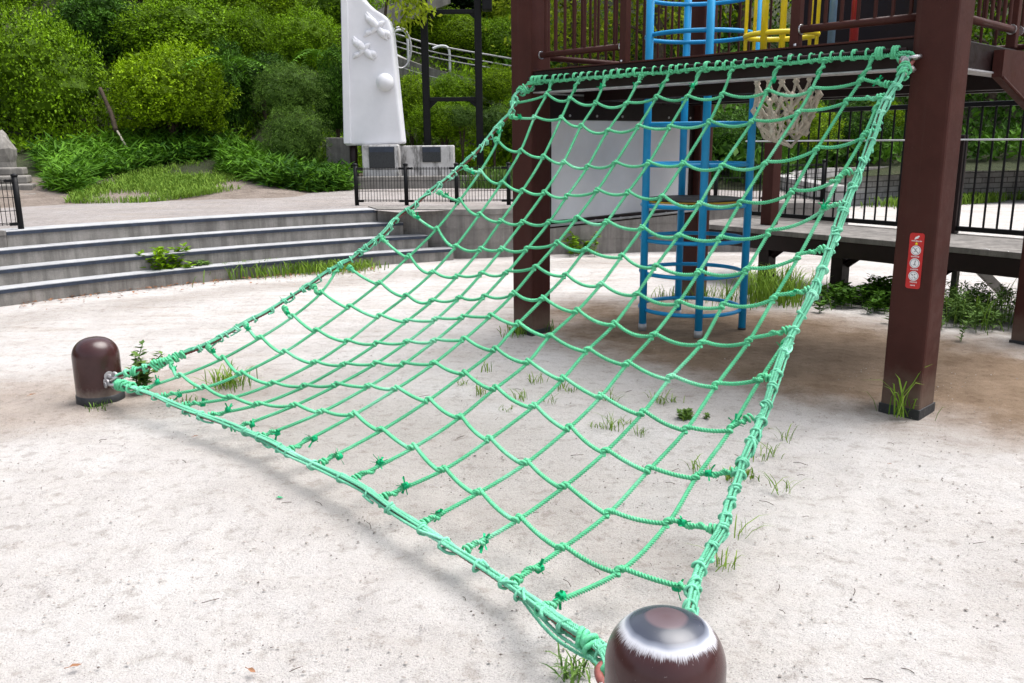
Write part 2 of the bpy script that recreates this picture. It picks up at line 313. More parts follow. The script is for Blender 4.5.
# ---------------------------------------------------------------- mesh builder
class MB:
    def __init__(s): s.v = []; s.f = []; s.var = []; s.sm = []
    def n(s): return len(s.v)
    def add(s, vs, fs, var=.5, smooth=False):
        o = len(s.v); s.v.extend(map(tuple, vs))
        for f in fs: s.f.append(tuple(i+o for i in f)); s.var.append(var); s.sm.append(smooth)
    def box(s, c, size, ax=None, bev=0):
        """box centred at c with half-axes from ax (3 unit vectors)"""
        c = np.array(c, float); ax = np.eye(3) if ax is None else np.array(ax, float)
        h = np.array(size, float)/2
        if bev <= 0:
            vs = [c + ax[0]*h[0]*i + ax[1]*h[1]*j + ax[2]*h[2]*k for i in (-1, 1) for j in (-1, 1) for k in (-1, 1)]
            s.add(vs, [(0, 1, 3, 2), (4, 6, 7, 5), (0, 4, 5, 1), (2, 3, 7, 6), (0, 2, 6, 4), (1, 5, 7, 3)])
            return
        bm = bmesh.new(); bmesh.ops.create_cube(bm, size=1)
        for v in bm.verts:
            v.co = Vector((v.co.x*size[0], v.co.y*size[1], v.co.z*size[2]))
        bmesh.ops.bevel(bm, geom=bm.edges[:], offset=bev, segments=2, affect='EDGES', profile=.6)
        vs = [c + ax[0]*v.co.x + ax[1]*v.co.y + ax[2]*v.co.z for v in bm.verts]
        bm.verts.index_update(); s.add(vs, [[v.index for v in f.verts] for f in bm.faces]); bm.free()
    def frames(s, pts):
        p = np.array(pts, float); t = np.gradient(p, axis=0); t /= np.linalg.norm(t, axis=1)[:, None]+1e-12
        u = np.cross(t[0], (0, 0, 1.0))
        if np.linalg.norm(u) < .1: u = np.cross(t[0], (0, 1.0, 0))
        u /= np.linalg.norm(u); us = []
        for i in range(len(p)):
            u = u - t[i]*(u@t[i]); u /= np.linalg.norm(u); us.append(u)
        us = np.array(us); return p, t, us, np.cross(t, us)
    def tube(s, pts, r, n=8, closed=False, caps=True, smooth=True):
        p = np.array(pts, float)
        if closed: p = np.r_[p, p[:1]]
        p, t, u, w = s.frames(p); m = len(p)
        rr = np.full(m, r) if np.isscalar(r) else np.array(r)
        an = np.linspace(0, 2*math.pi, n, endpoint=False)
        V = p[:, None, :] + rr[:, None, None]*(np.cos(an)[None, :, None]*u[:, None, :] + np.sin(an)[None, :, None]*w[:, None, :])
        F = [(i*n+j, i*n+(j+1) % n, (i+1)*n+(j+1) % n, (i+1)*n+j) for i in range(m-1) for j in range(n)]
        o = s.n(); s.add(V.reshape(-1, 3), F, smooth=smooth)
        if caps and not closed:
            s.f.append(tuple(o+j for j in reversed(range(n)))); s.var.append(.5); s.sm.append(False)
            s.f.append(tuple(o+(m-1)*n+j for j in range(n))); s.var.append(.5); s.sm.append(False)
    def rope(s, pts, R, pitch=.036, per=8, phase=None, taper=False):
        """three-strand laid rope: a three-lobed section that twists along the path"""
        p = resample(pts, pitch/per); p, t, u, w = s.frames(p); m = len(p)
        ph = random.random()*6 if phase is None else phase
        prof = np.array([1, .85, .44, .85]*3)*R
        V = []
        tw = ph + np.arange(m)*2*math.pi/per
        an = np.linspace(0, 2*math.pi, 12, endpoint=False)
        A = tw[:, None] + an[None, :]
        rr = np.broadcast_to(prof, A.shape).copy()
        if taper: rr[0] *= .2; rr[-1] *= .2
        V = p[:, None, :] + (rr*np.cos(A))[:, :, None]*u[:, None, :] + (rr*np.sin(A))[:, :, None]*w[:, None, :]
        n = 12
        F = [(i*n+j, i*n+(j+1) % n, (i+1)*n+(j+1) % n, (i+1)*n+j) for i in range(m-1) for j in range(n)]
        o = s.n(); s.add(V.reshape(-1, 3), F, smooth=True)
        s.f.append(tuple(o+j for j in reversed(range(n)))); s.var.append(.5); s.sm.append(False)
        s.f.append(tuple(o+(m-1)*n+j for j in range(n))); s.var.append(.5); s.sm.append(False)
    def lathe(s, prof, n=32, c=(0, 0, 0), smooth=True):
        c = np.array(c); V = []; m = len(prof)
        for r, z in prof:
            for j in range(n):
                a = 2*math.pi*j/n; V.append((c[0]+r*math.cos(a), c[1]+r*math.sin(a), c[2]+z))
        F = [(i*n+j, i*n+(j+1) % n, (i+1)*n+(j+1) % n, (i+1)*n+j) for i in range(m-1) for j in range(n)]
        o = s.n(); s.add(V, F, smooth=smooth)
        s.f.append(tuple(o+(m-1)*n+j for j in range(n))); s.var.append(.5); s.sm.append(smooth)
    def prism(s, poly, z0, z1):
        """vertical prism over a plan polygon (counter-clockwise)"""
        n = len(poly); V = [(p[0], p[1], z0) for p in poly] + [(p[0], p[1], z1) for p in poly]
        s.add(V, [tuple(range(n-1, -1, -1)), tuple(range(n, 2*n))] + [(i, (i+1) % n, n+(i+1) % n, n+i) for i in range(n)])
    def leaves(s, c, d, up, length, width, var):
        """rhombic leaves: c base points, d directions, up normals"""
        c = np.asarray(c); d = d/np.linalg.norm(d, axis=1)[:, None]
        w = np.cross(d, up); w /= np.linalg.norm(w, axis=1)[:, None]+1e-9
        nn = np.cross(w, d)
        L = np.broadcast_to(length, len(c))[:, None]; W = np.broadcast_to(width, len(c))[:, None]
        a = c; b = c + d*L*.45 + w*W*.5 + nn*W*.15; t = c + d*L; e = c + d*L*.45 - w*W*.5 + nn*W*.15
        V = np.stack([a, b, t, e], 1).reshape(-1, 3); o = s.n()
        s.v.extend(map(tuple, V.tolist()))
        s.f.extend([(o+4*i, o+4*i+1, o+4*i+2, o+4*i+3) for i in range(len(c))])
        s.var.extend(np.broadcast_to(var, len(c)).tolist()); s.sm.extend([False]*len(c))
    def blades(s, bases, hs, lean, width, var):
        """curved grass blades: base point, height, lean vector"""
        for b0, h, l, w, vr in zip(bases, hs, lean, width, var):
            b0 = np.array(b0); l = np.array([l[0], l[1], 0.0]); ln = np.linalg.norm(l)+1e-6
            sd = np.array([-l[1], l[0], 0])/ln
            a = random.random()*1.2-.6; sd = sd*math.cos(a) + (l/ln)*math.sin(a)
            p1 = b0 + np.array([0, 0, h*.5]) + l*.22; p2 = b0 + np.array([0, 0, h*.86]) + l*.6; p3 = b0 + np.array([0, 0, h*(1-.12*min(ln/h, 1))]) + l
            s.add([b0-sd*w*.4, b0+sd*w*.4, p1+sd*w*.5, p1-sd*w*.5, p2+sd*w*.35, p2-sd*w*.35, p3], [(0, 1, 2, 3), (3, 2, 4, 5), (5, 4, 6)], vr)
    def build(s, name, mat, parent=None, loc=None, link=True):
        me = bpy.data.meshes.new(name)
        if parent is not None and loc is None: loc = world_loc(parent)
        v = np.array(s.v, float)
        if loc is not None: v = v - np.array(loc)
        me.from_pydata(v.tolist(), [], s.f)
        me.polygons.foreach_set('use_smooth', s.sm)
        at_ = me.attributes.new('var', 'FLOAT', 'FACE'); at_.data.foreach_set('value', s.var)
        me.materials.append(MT[mat] if isinstance(mat, str) else mat); me.update()
        o = bpy.data.objects.new(name, me)
        if link: COL.objects.link(o)
        if parent is not None:
            o.parent = parent
            base = world_loc(parent)
            o.location = (np.array(loc if loc is not None else (0, 0, 0)) - base).tolist()
        elif loc is not None: o.location = tuple(loc)
        return o

def world_loc(o):
    l = np.array(o.location); 
    while o.parent is not None: o = o.parent; l = l + np.array(o.location)
    return l
def catmull(p, sub=8):
    p = np.array(p, float); q = np.r_[[2*p[0]-p[1]], p, [2*p[-1]-p[-2]]]; out = []
    for i in range(1, len(q)-2):
        for k in range(sub):
            t = k/sub; a, b, c, d = q[i-1], q[i], q[i+1], q[i+2]
            out.append(.5*((2*b) + (c-a)*t + (2*a-5*b+4*c-d)*t*t + (3*b-a-3*c+d)*t**3))
    out.append(p[-1]); return np.array(out)
def resample(p, step):
    p = np.array(p, float); d = np.r_[0, np.cumsum(np.linalg.norm(np.diff(p, axis=0), axis=1))]
    n = max(3, int(round(d[-1]/step))+1); s = np.linspace(0, d[-1], n)
    return np.stack([np.interp(s, d, p[:, k]) for k in range(3)], 1)
def length(p): p = np.array(p); return np.linalg.norm(np.diff(p, axis=0), axis=1).sum()
def tag(o, label=None, cat=None, group=None, kind=None):
    if label: o['label'] = label
    if cat: o['category'] = cat
    if group: o['group'] = group
    if kind: o['kind'] = kind
    return o
def thing(name, loc, label, cat, group=None):
    o = bpy.data.objects.new(name, None); o.empty_display_size = .1; o.location = tuple(loc); COL.objects.link(o)
    return tag(o, label, cat, group)
def dup_tree(o, loc, rz=0, scale=None, label=None):
    c = o.copy(); COL.objects.link(c); c.location = tuple(loc); c.rotation_euler = (0, 0, rz)
    if scale is not None: c.scale = scale
    if label: c['label'] = label
    for ch in list(o.children):
        k = ch.copy(); COL.objects.link(k); k.parent = c
        for g in ch.children:
            q = g.copy(); COL.objects.link(q); q.parent = k
    return c
def ring(c, r, n=40, z=None, a0=0, a1=2*math.pi):
    a = np.linspace(a0, a1, n); return np.stack([c[0]+r*np.cos(a), c[1]+r*np.sin(a), np.full(n, c[2] if z is None else z)], 1)
# ================================================================ THE SETTING
C0 = np.array([3.2, 1.2])                      # centre of the round playground
def arc(R, deg, z=0.0):
    a = math.radians(deg); return np.array([C0[0]+R*math.cos(a), C0[1]+R*math.sin(a), z])
ZP = .635                                      # level of the upper plaza

def build_ground():
    xs = np.r_[-260, -120, -60, -30, -16, np.arange(-9, -3, .09), np.arange(-3, 4.5, .035), np.arange(4.5, 9.01, .09), 14, 22, 40, 80, 160, 260]
    ys = np.r_[-200, -80, -30, -8, np.arange(-1, 1, .09), np.arange(1, 6.5, .035), np.arange(6.5, 12.01, .09), 14, 18, 24, 40, 80, 160, 320]
    X, Y = np.meshgrid(xs, ys)
    r2 = np.random.default_rng(3)
    Z = np.zeros_like(X)
    for k in range(26):
        f = r2.uniform(.8, 7); a = r2.uniform(0, 6.28); ph = r2.uniform(0, 6.28)
        Z += .006/f**.8*np.sin(f*(X*math.cos(a)+Y*math.sin(a))+ph)
    for k in range(420):          # trodden hollows with a low rim
        cx, cy = r2.uniform(-3, 4.5), r2.uniform(1, 6.8); a = r2.uniform(0, 3.14); l, w_ = r2.uniform(.07, .15), r2.uniform(.04, .07); dp = r2.uniform(.003, .010)
        i0, i1 = np.searchsorted(xs, (cx-.35, cx+.35)); j0, j1 = np.searchsorted(ys, (cy-.35, cy+.35))
        xx, yy = X[j0:j1, i0:i1]-cx, Y[j0:j1, i0:i1]-cy; q = np.sqrt(((xx*math.cos(a)+yy*math.sin(a))/l)**2+((-xx*math.sin(a)+yy*math.cos(a))/w_)**2)
        Z[j0:j1, i0:i1] += dp*(-np.exp(-q**2)+.55*np.exp(-((q-1.6)/.45)**2))
    near = (np.abs(X) < 9.2) & (Y > -1.2) & (Y < 12.2)
    Z = np.where(near, np.clip(Z, -.02, .02), 0) - .004
    n, m = X.shape
    mb = MB(); mb.v = np.stack([X, Y, Z], -1).reshape(-1, 3).tolist()
    mb.f = [(i*m+j, i*m+j+1, (i+1)*m+j+1, (i+1)*m+j) for i in range(n-1) for j in range(m-1)]
    mb.var = [.5]*len(mb.f); mb.sm = [True]*len(mb.f)
    tag(mb.build('ground', 'sand'), kind='structure')
build_ground()

# hill foot, measured round the playground centre
FOOT = [(-20, 27), (15, 26), (45, 24), (65, 21.2), (77, 19.3), (80, 17.6), (83, 14.9), (85.5, 13.6), (92, 15.2), (97, 17.2), (103, 17.4), (112, 17.9), (117, 14.8), (124, 15.3), (128, 15.6), (137, 15.4), (150, 14.8), (170, 15), (200, 17)]
def foot_r(deg): return np.interp(deg, [p[0] for p in FOOT], [p[1] for p in FOOT])
def hz(t, deg=110):
    z0 = np.interp(deg, [40, 70, 84], [.85, .85, ZP])
    ext = np.interp(deg, [112, 117], [0, 3.2]); z0 = z0+.085*np.clip(t, 0, ext); t = t-ext
    return z0 + np.where(t < 0, 0, np.where(t < 2.5, t*.20, np.where(t < 18, .5+(t-2.5)*.52, 8.56+(t-18)*.25)))
def hill_z(x, y):
    dx, dy = x-C0[0], y-C0[1]; dg = math.degrees(math.atan2(dy, dx)) % 360
    if dg > 300: dg -= 360
    return float(hz(np.array(math.hypot(dx, dy)-foot_r(dg)), dg))

def build_hill():
    degs = np.arange(-20, 200.1, 1.5); ts = np.r_[-.4, np.arange(0, 22, .5), 26, 34, 60, 120]
    r2 = np.random.default_rng(5); V = []; ph = r2.uniform(0, 6, 12)
    for d in degs:
        for t in ts:
            q = arc(foot_r(d)+t, d)
            z = float(hz(np.array(t), d)) if t >= 0 else float(hz(np.array(0.), d))-.1
            if t > .3: z += (.12 if t > 5.5 else .02)*math.sin(q[0]*1.3+ph[0])*math.sin(q[1]*1.1+ph[1]) + (.06 if t > 5.5 else .01)*math.sin(q[0]*3.1+ph[2])
            V.append((q[0], q[1], z))
    m = len(ts); mb = MB(); mb.v = V
    mb.f = [(i*m+j, i*m+j+1, (i+1)*m+j+1, (i+1)*m+j) for i in range(len(degs)-1) for j in range(m-1)]
    mb.var = [.5]*len(mb.f); mb.sm = [True]*len(mb.f)
    tag(mb.build('hillside', 'soil'), kind='structure')
build_hill()

def build_plaza():
    mb = MB(); degs = np.arange(84, 201, 1.0)
    V = []; 
    for d in degs:
        V.append(arc(11.52 if d > 115 else 10.9, d, ZP)); V.append(arc(foot_r(d)+1.5, d, ZP))
    n = len(degs)
    mb.add(V, [(2*i, 2*i+1, 2*i+3, 2*i+2) for i in range(n-1)])
    tag(mb.build('plaza', 'plaza'), kind='structure')
build_plaza()

# -- the curved steps
steps = thing('concrete_steps', arc(10.72, 125), 'curved flight of four low grey concrete steps with slate edged treads', 'steps')
TOPZ = [.155, .315, .475, .635]; RAD = [10.72, 10.96, 11.21, 11.47]
ENDS = [(111.6, 150), (113.0, 150), (114.3, 150), (115.7, 137.2)]
for k in range(4):
    mb = MB(); nb = MB(); tb = MB(); d0, d1 = ENDS[k]; n = 60; V = []; r, z = RAD[k], TOPZ[k]
    rb = RAD[k+1]+.05 if k < 3 else r+.42
    prof = [(r, -.1 if k == 0 else TOPZ[k-1]-.03), (r, z-.004), (rb, z-.004), (rb, -.1)]
    for i in range(n+1):
        d = d0+(d1-d0)*i/n
        for (rr, zz) in prof: V.append(arc(rr, d, zz))
    m = len(prof)
    F = [(i*m+j, i*m+(j+1) % m, (i+1)*m+(j+1) % m, (i+1)*m+j) for i in range(n) for j in range(m)]
    F += [tuple(range(m)), tuple(n*m+j for j in reversed(range(m)))]
    mb.add(V, F); st = mb.build('step', 'conc', steps)
    # pale tread slab and the dark nosing under its lip
    def sweep(b, prof):
        V = []; m = len(prof)
        for i in range(n+1):
            d = d0+(d1-d0)*i/n
            for (rr, zz) in prof: V.append(arc(rr, d, zz))
        b.add(V, [(i*m+j, i*m+(j+1) % m, (i+1)*m+(j+1) % m, (i+1)*m+j) for i in range(n) for j in range(m)] + [tuple(range(m)), tuple(n*m+j for j in reversed(range(m)))])
    sweep(tb, [(r-.006, z-.006), (r-.006, z+.006), (rb-.052, z+.006), (rb-.052, z-.006)])
    tb.build('tread', 'tread', st)
    sweep(nb, [(r-.014, z-.034), (r-.014, z-.0005), (r+.004, z-.0005), (r+.004, z-.034)])
    nb.build('nosing', 'nosing', st)

# -- retaining wall that the steps run into
wl = thing('retaining_wall', arc(10.9, 108), 'low curved concrete retaining wall at the end of the steps, under the mesh fence', 'wall')
def wall_poly(inner, outer, z0, z1, mat, name, parent):
    mb = MB(); V = []; n = len(inner)
    for a, b in zip(inner, outer):
        V += [(a[0], a[1], z0), (a[0], a[1], z1), (b[0], b[1], z1), (b[0], b[1], z0)]
    F = [(i*4+j, i*4+(j+1) % 4, (i+1)*4+(j+1) % 4, (i+1)*4+j) for i in range(n-1) for j in range(4)] + [(0, 1, 2, 3), (4*n-1, 4*n-2, 4*n-3, 4*n-4)]
    mb.add(V, F); return mb.build(name, mat, parent)
ins = [arc(r_, d_) for r_, d_ in ((11.45, 115.65), (11.19, 113.3), (10.94, 111.8), (10.78, 110.6), (10.73, 109.8))] + [arc(10.72, d_) for d_ in np.arange(109, 81, -2)]
outs = [arc(12.05, 115.4)] + [arc(11.6, d_) for d_ in (113.2, 111.7, 110.5, 109.7)] + [arc(11.2, d_) for d_ in np.arange(109, 81, -2)]
wall_poly(ins, outs, -.1, .575, 'rough', 'wall_body', wl)
ci = [q + (q-np.array([*C0, 0]))/np.linalg.norm(q-np.array([*C0, 0]))*-.012 for q in ins]
wall_poly(ci, outs, .578, .648, 'rough', 'coping', wl)
jb = MB()
for zz in (.21, .40):
    for a, b in zip(ins[:-1], ins[1:]):
        a = np.array([a[0], a[1], zz]); b = np.array([b[0], b[1], zz]); u = (b-a)/np.linalg.norm(b-a); nn = np.array([u[1], -u[0], 0]); nn *= -np.sign(nn@(np.array([*C0, 0])-a))*-1
        jb.box((a+b)/2+nn*.001, (np.linalg.norm(b-a), .006, .007), [u, nn, (0, 0, 1)])
for i, q in enumerate(ins[1:]):
    q = np.array(q); nn = (np.array([*C0, 0])-q); nn[2] = 0; nn /= np.linalg.norm(nn); u = np.array([-nn[1], nn[0], 0])
    z0, z1 = ((.21, .40), (0, .205), (.405, .57))[i % 3]
    jb.box((q[0]+nn[0]*.001, q[1]+nn[1]*.001, (z0+z1)/2), (.007, .006, z1-z0-.01), [u, nn, (0, 0, 1)])
jb.build('joint', 'stone', wl)
wl2 = thing('retaining_wall', arc(11.66, 142), 'short rough concrete wall end under the left mesh fence, beside the top step', 'wall')
ds = np.arange(137.25, 151, 1.5); wall_poly([arc(11.45, d) for d in ds], [arc(12.1, d) for d in ds], .40, .60, 'rough', 'wall_body', wl2); wall_poly([arc(11.44, d) for d in ds], [arc(12.1, d) for d in ds], .603, .652, 'rough', 'coping', wl2)

# -- coursed block walls on the right, behind the boardwalk
def masonry(path, h, z0, th, label, cap=True):
    o = thing('block_wall', (*path[0][:2], z0), label, 'wall')
    mb = MB(); uvs = []; s = 0
    pts = [np.array(p, float) for p in path]
    for a, b in zip(pts[:-1], pts[1:]):
        u = b-a; L = np.linalg.norm(u); u /= L; nn = np.array([-u[1], u[0]])
        q = [(*a, z0), (*b, z0), (*b, z0+h), (*a, z0+h)]
        q2 = [(*(np.array(p[:2])+nn*th), p[2]) for p in q]
        mb.add(q+q2, [(0, 1, 2, 3), (7, 6, 5, 4), (3, 2, 6, 7), (0, 3, 7, 4), (1, 5, 6, 2)])
        e0, e1 = s, s+L; s += L
        uvs += [(e0, 0), (e1, 0), (e1, h), (e0, h), (e0, h), (e1, h), (e1, 0), (e0, 0), (e0, 0), (e1, 0), (e1, .1), (e0, .1), (0, 0), (0, h), (th, h), (th, 0), (0, 0), (th, 0), (th, h), (0, h)]
    w = mb.build('masonry', 'block', o)
    ul = w.data.attributes.new('UVMap', 'FLOAT_VECTOR', 'CORNER')
    # corner order for the back face follows (7,6,5,4)
    flat = []
    for (x, y) in uvs: flat += [x, y, 0]
    ul.data.foreach_set('vector', flat)
    if cap:
        cb = MB()
        for a, b in zip(pts[:-1], pts[1:]):
            u = b-a; L = np.linalg.norm(u); u /= L; nn = np.array([-u[1], u[0]]); c = (a+b)/2+nn*th/2
            cb.box((c[0], c[1], z0+h+.035), (L+.04, th+.06, .066), [(*u, 0), (*nn, 0), (0, 0, 1)], .01)
        cb.build('capstone', 'rough', o)
    return o
masonry([(4.65, 12.0), (5.0, 15.5), (6.1, 18.2), (7.3, 19.6)], .86, 0, .3, 'grey block retaining wall running away from the playground behind the hanging rope net', False)
masonry([(7.32, 19.63), (9.5, 21.0), (12.6, 22.0), (17, 22.5), (24, 22.3)], .78, 0, .3, 'long grey block retaining wall with a pale capping at the far right behind the brown railing')

# -- edging and steps at the foot of the bank
kb = thing('stone_kerb', (-2.4, 17.0, ZP), 'low dark stone kerb in front of the white monument', 'kerb')
a = np.array(at(322, 186, 16.9)[:2]); b = np.array(at(520, 187, 17.1)[:2]); u = (b-a)/np.linalg.norm(b-a); nn = np.array([-u[1], u[0]])
mb = MB(); c = (a+b)/2; mb.box((c[0], c[1], ZP+.11), (np.linalg.norm(b-a), .22, .24), [(*u, 0), (*nn, 0), (0, 0, 1)], .02); mb.build('kerb_stone', 'stone', kb)
ek = thing('stone_edging', at(150, 174, 18), 'thin line of old stone edging between the bamboo grass and the lawn strip', 'edging')
pts = [at(p, y, d) for p, y, d in ((86, 178, 16.4), (112, 176.5, 17.0), (136, 174.5, 17.6), (160, 173.5, 18.2), (186, 172, 18.6), (212, 172, 19))]
mb = MB()
for a, b in zip(pts[:-1], pts[1:]):
    u = b-a; L = np.linalg.norm(u); u /= L; nn = np.array([-u[1], u[0], 0]); nn /= np.linalg.norm(nn)
    mb.box((a+b)/2-np.array([0, 0, .12]), (L*.97, .16, .30), [u, nn, np.cross(u, nn)], .03)
mb.build('edging_stone', 'stone', ek)
ss = thing('stone_steps', at(5, 200, 13.9), 'three weathered stone steps at the left edge climbing into the shrubs', 'steps')
for k in range(4):
    c = at(-22+k*-3, 203-k*8.5, 14.0+k*.42); mb = MB(); mb.box((c[0], c[1], ZP+.06+.125*k), (1.75, .6, .126), [(.93, .36, 0), (-.36, .93, 0), (0, 0, 1)], .025); mb.build('step', 'stone', ss)
rk = thing('boulder', at(2, 165, 15.8), 'grey boulder slab leaning at the top of the stone steps by the left edge', 'rock')
mb = MB(); bm = bmesh.new(); bmesh.ops.create_icosphere(bm, subdivisions=3, radius=1)
for v in bm.verts:
    s = 1+.12*math.sin(v.co.x*5+1)*math.sin(v.co.y*4)+.08*math.sin(v.co.z*7); v.co = Vector((v.co.x*.24*s, v.co.y*.3*s, v.co.z*.42*s))
bm.verts.index_update(); c = at(2, 156, 16.0)
mb.add([np.array(v.co)+c for v in bm.verts], [[v.index for v in f.verts] for f in bm.faces]); bm.free(); mb.build('boulder_stone', 'stone', rk)

# -- mesh fences
def mesh_fence(path, label, h=.56, sp=.76, z=ZP):
    p = resample([(q[0], q[1], z) for q in path], sp); o = thing('mesh_fence', p[0], label, 'fence')
    for i, q in enumerate(p):
        mb = MB(); mb.tube([q-(0, 0, .05), q+(0, 0, h)], .03, 10); mb.lathe([(.034, h-.004), (.036, h+.012), (.02, h+.022), (.004, h+.026)], 10, q); po = mb.build('post', 'black', o)
        cb = MB()
        if i < len(p)-1:
            u = (p[i+1]-q); u /= np.linalg.norm(u)
            for zz in (.06, h-.05): cb.box(q+u*.05+(0, 0, zz), (.10, .045, .03), [u, (-u[1], u[0], 0), (0, 0, 1)])
        if i > 0:
            u = (p[i-1]-q); u /= np.linalg.norm(u)
            for zz in (.06, h-.05): cb.box(q+u*.05+(0, 0, zz), (.10, .045, .03), [u, (-u[1], u[0], 0), (0, 0, 1)])
        cb.build('clamp', 'black', po)
    for a, b in zip(p[:-1], p[1:]):
        mb = MB(); u = b-a; L = np.linalg.norm(u)
        for k in range(1, int(L/.043)):
            q = a+u*(k*.043/L); mb.tube([q+(0, 0, .05), q+(0, 0, h-.03)], .0038, 5, caps=False)
        for zz in (.06, .075, .2, .34, h-.06, h-.045): mb.tube([a+(0, 0, zz), b+(0, 0, zz)], .004, 5, caps=False)
        mb.build('mesh_panel', 'black', o)
    return o
mesh_fence([(-2.18, 12.43), (-1.45, 12.33), (-.75, 12.22), (0, 12.24), (1, 12.3), (2, 12.3), (3.2, 12.25), (4.3, 12.1)], 'long low black wire mesh fence on the retaining wall in front of the white monument')
mesh_fence([(-5.21, 9.27), (-5.9, 8.6), (-6.6, 7.9), (-7.3, 7.1)], 'short low black wire mesh fence panel at the left edge above the steps')

# ================================================================ MONUMENT
mo = thing('monument', at(373, 172, 17.5), 'tall white plaster slab with two relief birds and a ball, behind the black mesh fence', 'monument')
D = 17.5
def mpt(px, py, d=D): return at(px, py, d)
out = [(344.5, 146), (341, -4), (347, -14), (358, -8), (366, 2), (374, 9), (381, 13), (388, 19), (391.5, 30), (396, 75), (400, 115), (403, 144)]
fr = [mpt(x, y) for x, y in out]
bd = np.array([0.03, .46, 0])
V = fr + [q+bd*(.9) for q in fr]; n = len(fr)
mb = MB(); mb.add(V, [tuple(range(n)), tuple(range(2*n-1, n-1, -1))] + [(i, n+i, n+(i+1) % n, (i+1) % n) for i in range(n)])
slab = mb.build('slab', 'white', mo)
bv = slab.modifiers.new('bevel', 'BEVEL'); bv.width = .05; bv.segments = 3; bv.limit_method = 'ANGLE'
# raised left band
mb = MB(); q = [mpt(343.5, 144, D-.04), mpt(340.5, -3, D-.04), mpt(347.5, -5, D-.04), mpt(351, 144, D-.04)]
mb.add(q+[p+np.array([0, .06, 0]) for p in q], [(0, 1, 2, 3), (7, 6, 5, 4)]+[(i, 4+i, 4+(i+1) % 4, (i+1) % 4) for i in range(4)])
e = mb.build('edge_band', 'white', mo); bv = e.modifiers.new('bevel', 'BEVEL'); bv.width = .02; bv.segments = 3
def lump(mb, path, rad, flat=.85, n=10):
    p = catmull(path, 6); rr = np.interp(np.linspace(0, 1, len(p)), np.linspace(0, 1, len(rad)), rad)
    k0 = mb.n(); mb.tube(p, rr, n)
    for i in range(k0, mb.n()):
        v = list(mb.v[i]); v[1] = D-.02+(v[1]-D)*flat; mb.v[i] = tuple(v)
def bird(px, py, s, ang):
    mb = MB()
    def q(x, y):
        c, d = math.cos(ang), math.sin(ang); return mpt(px+s*(x*c-y*d), py+s*(x*d+y*c))
    lump(mb, [q(-7, 9), q(-2, 3), q(4, -4), q(7, -7)], [.015, .055, .05, .015])
    lump(mb, [q(1, 0), q(-6, -5), q(-13, -14)], [.06, .085, .012])
    lump(mb, [q(-5, -3), q(-10, -7), q(-14, -12)], [.05, .07, .012])
    lump(mb, [q(2, 2), q(8, 7), q(13, 12)], [.06, .08, .012])
    lump(mb, [q(6, 5), q(12, 6), q(15, 10)], [.06, .07, .012])
    lump(mb, [q(-5, 6), q(-9, 8), q(-12, 12)], [.04, .05, .012])
    mb.build('bird_relief', 'white', mo)
bird(377, 27, .95, .15); bird(364, 49, .85, .05)
mb = MB(); c = mpt(385.5, 82.5); mb.lathe([(.17*math.cos(t), .17*math.sin(t)) for t in np.linspace(-1.55, 1.55, 16)], 24, c-(0, .06, 0)); mb.build('ball', 'white', mo)
mb = MB(); c = mpt(354, 160, D+.12); mb.tube([(c[0], c[1], ZP-.05), (c[0], c[1], mpt(354, 143)[2])], .075, 12); mb.build('leg', 'darkbrown', mo)
mb = MB(); c = mpt(396, 160, D+.25); mb.tube([(c[0], c[1], ZP-.05), (c[0], c[1], mpt(354, 143)[2])], .075, 12); mb.build('leg', 'darkbrown', mo)
def stone_block(x0, x1, ytop, d, name, label, plq, cat='plaque stand', left=False):
    a = at(x0, 170, d); b = at(x1, 170, d); zt = at((x0+x1)/2, ytop, d)[2]
    o = thing(name, (a[0]/2+b[0]/2, d, ZP), label, cat)
    mb = MB(); mb.box(((a[0]+b[0])/2, d+.2, (ZP-.05+zt)/2), (b[0]-a[0], .4, zt-ZP+.05), None, .03)
    mb.build('plinth', 'stainwhite' if not left else 'rough', o)
    if plq:
        p, q = at(plq[0], plq[1], d-.02), at(plq[2], plq[3], d-.02)
        mb = MB(); mb.box(((p[0]+q[0])/2, d-.012, (p[2]+q[2])/2), (q[0]-p[0], .03, p[2]-q[2]), None, .006); pl = mb.build('plaque', 'plaque', o)
        mb = MB(); mb.box(((p[0]+q[0])/2, d-.030, p[2]-.05), ((q[0]-p[0])*.94, .008, .10)); mb.build('plaque_band', 'nosing', pl)
    return o
stone_block(362.5, 399, 144.6, 17.3, 'plaque_stand', 'white stand with a large black granite plaque directly under the monument slab', (368.5, 147, 395, 168))
stone_block(398, 454, 145.5, 17.75, 'plaque_stand', 'low stained white block with a small square black plaque right of the monument', (422, 147, 441, 162))
stone_block(327, 352, 137.5, 17.9, 'stone_pier', 'rough grey stone pier standing left of the monument leg', None, 'pier', True)

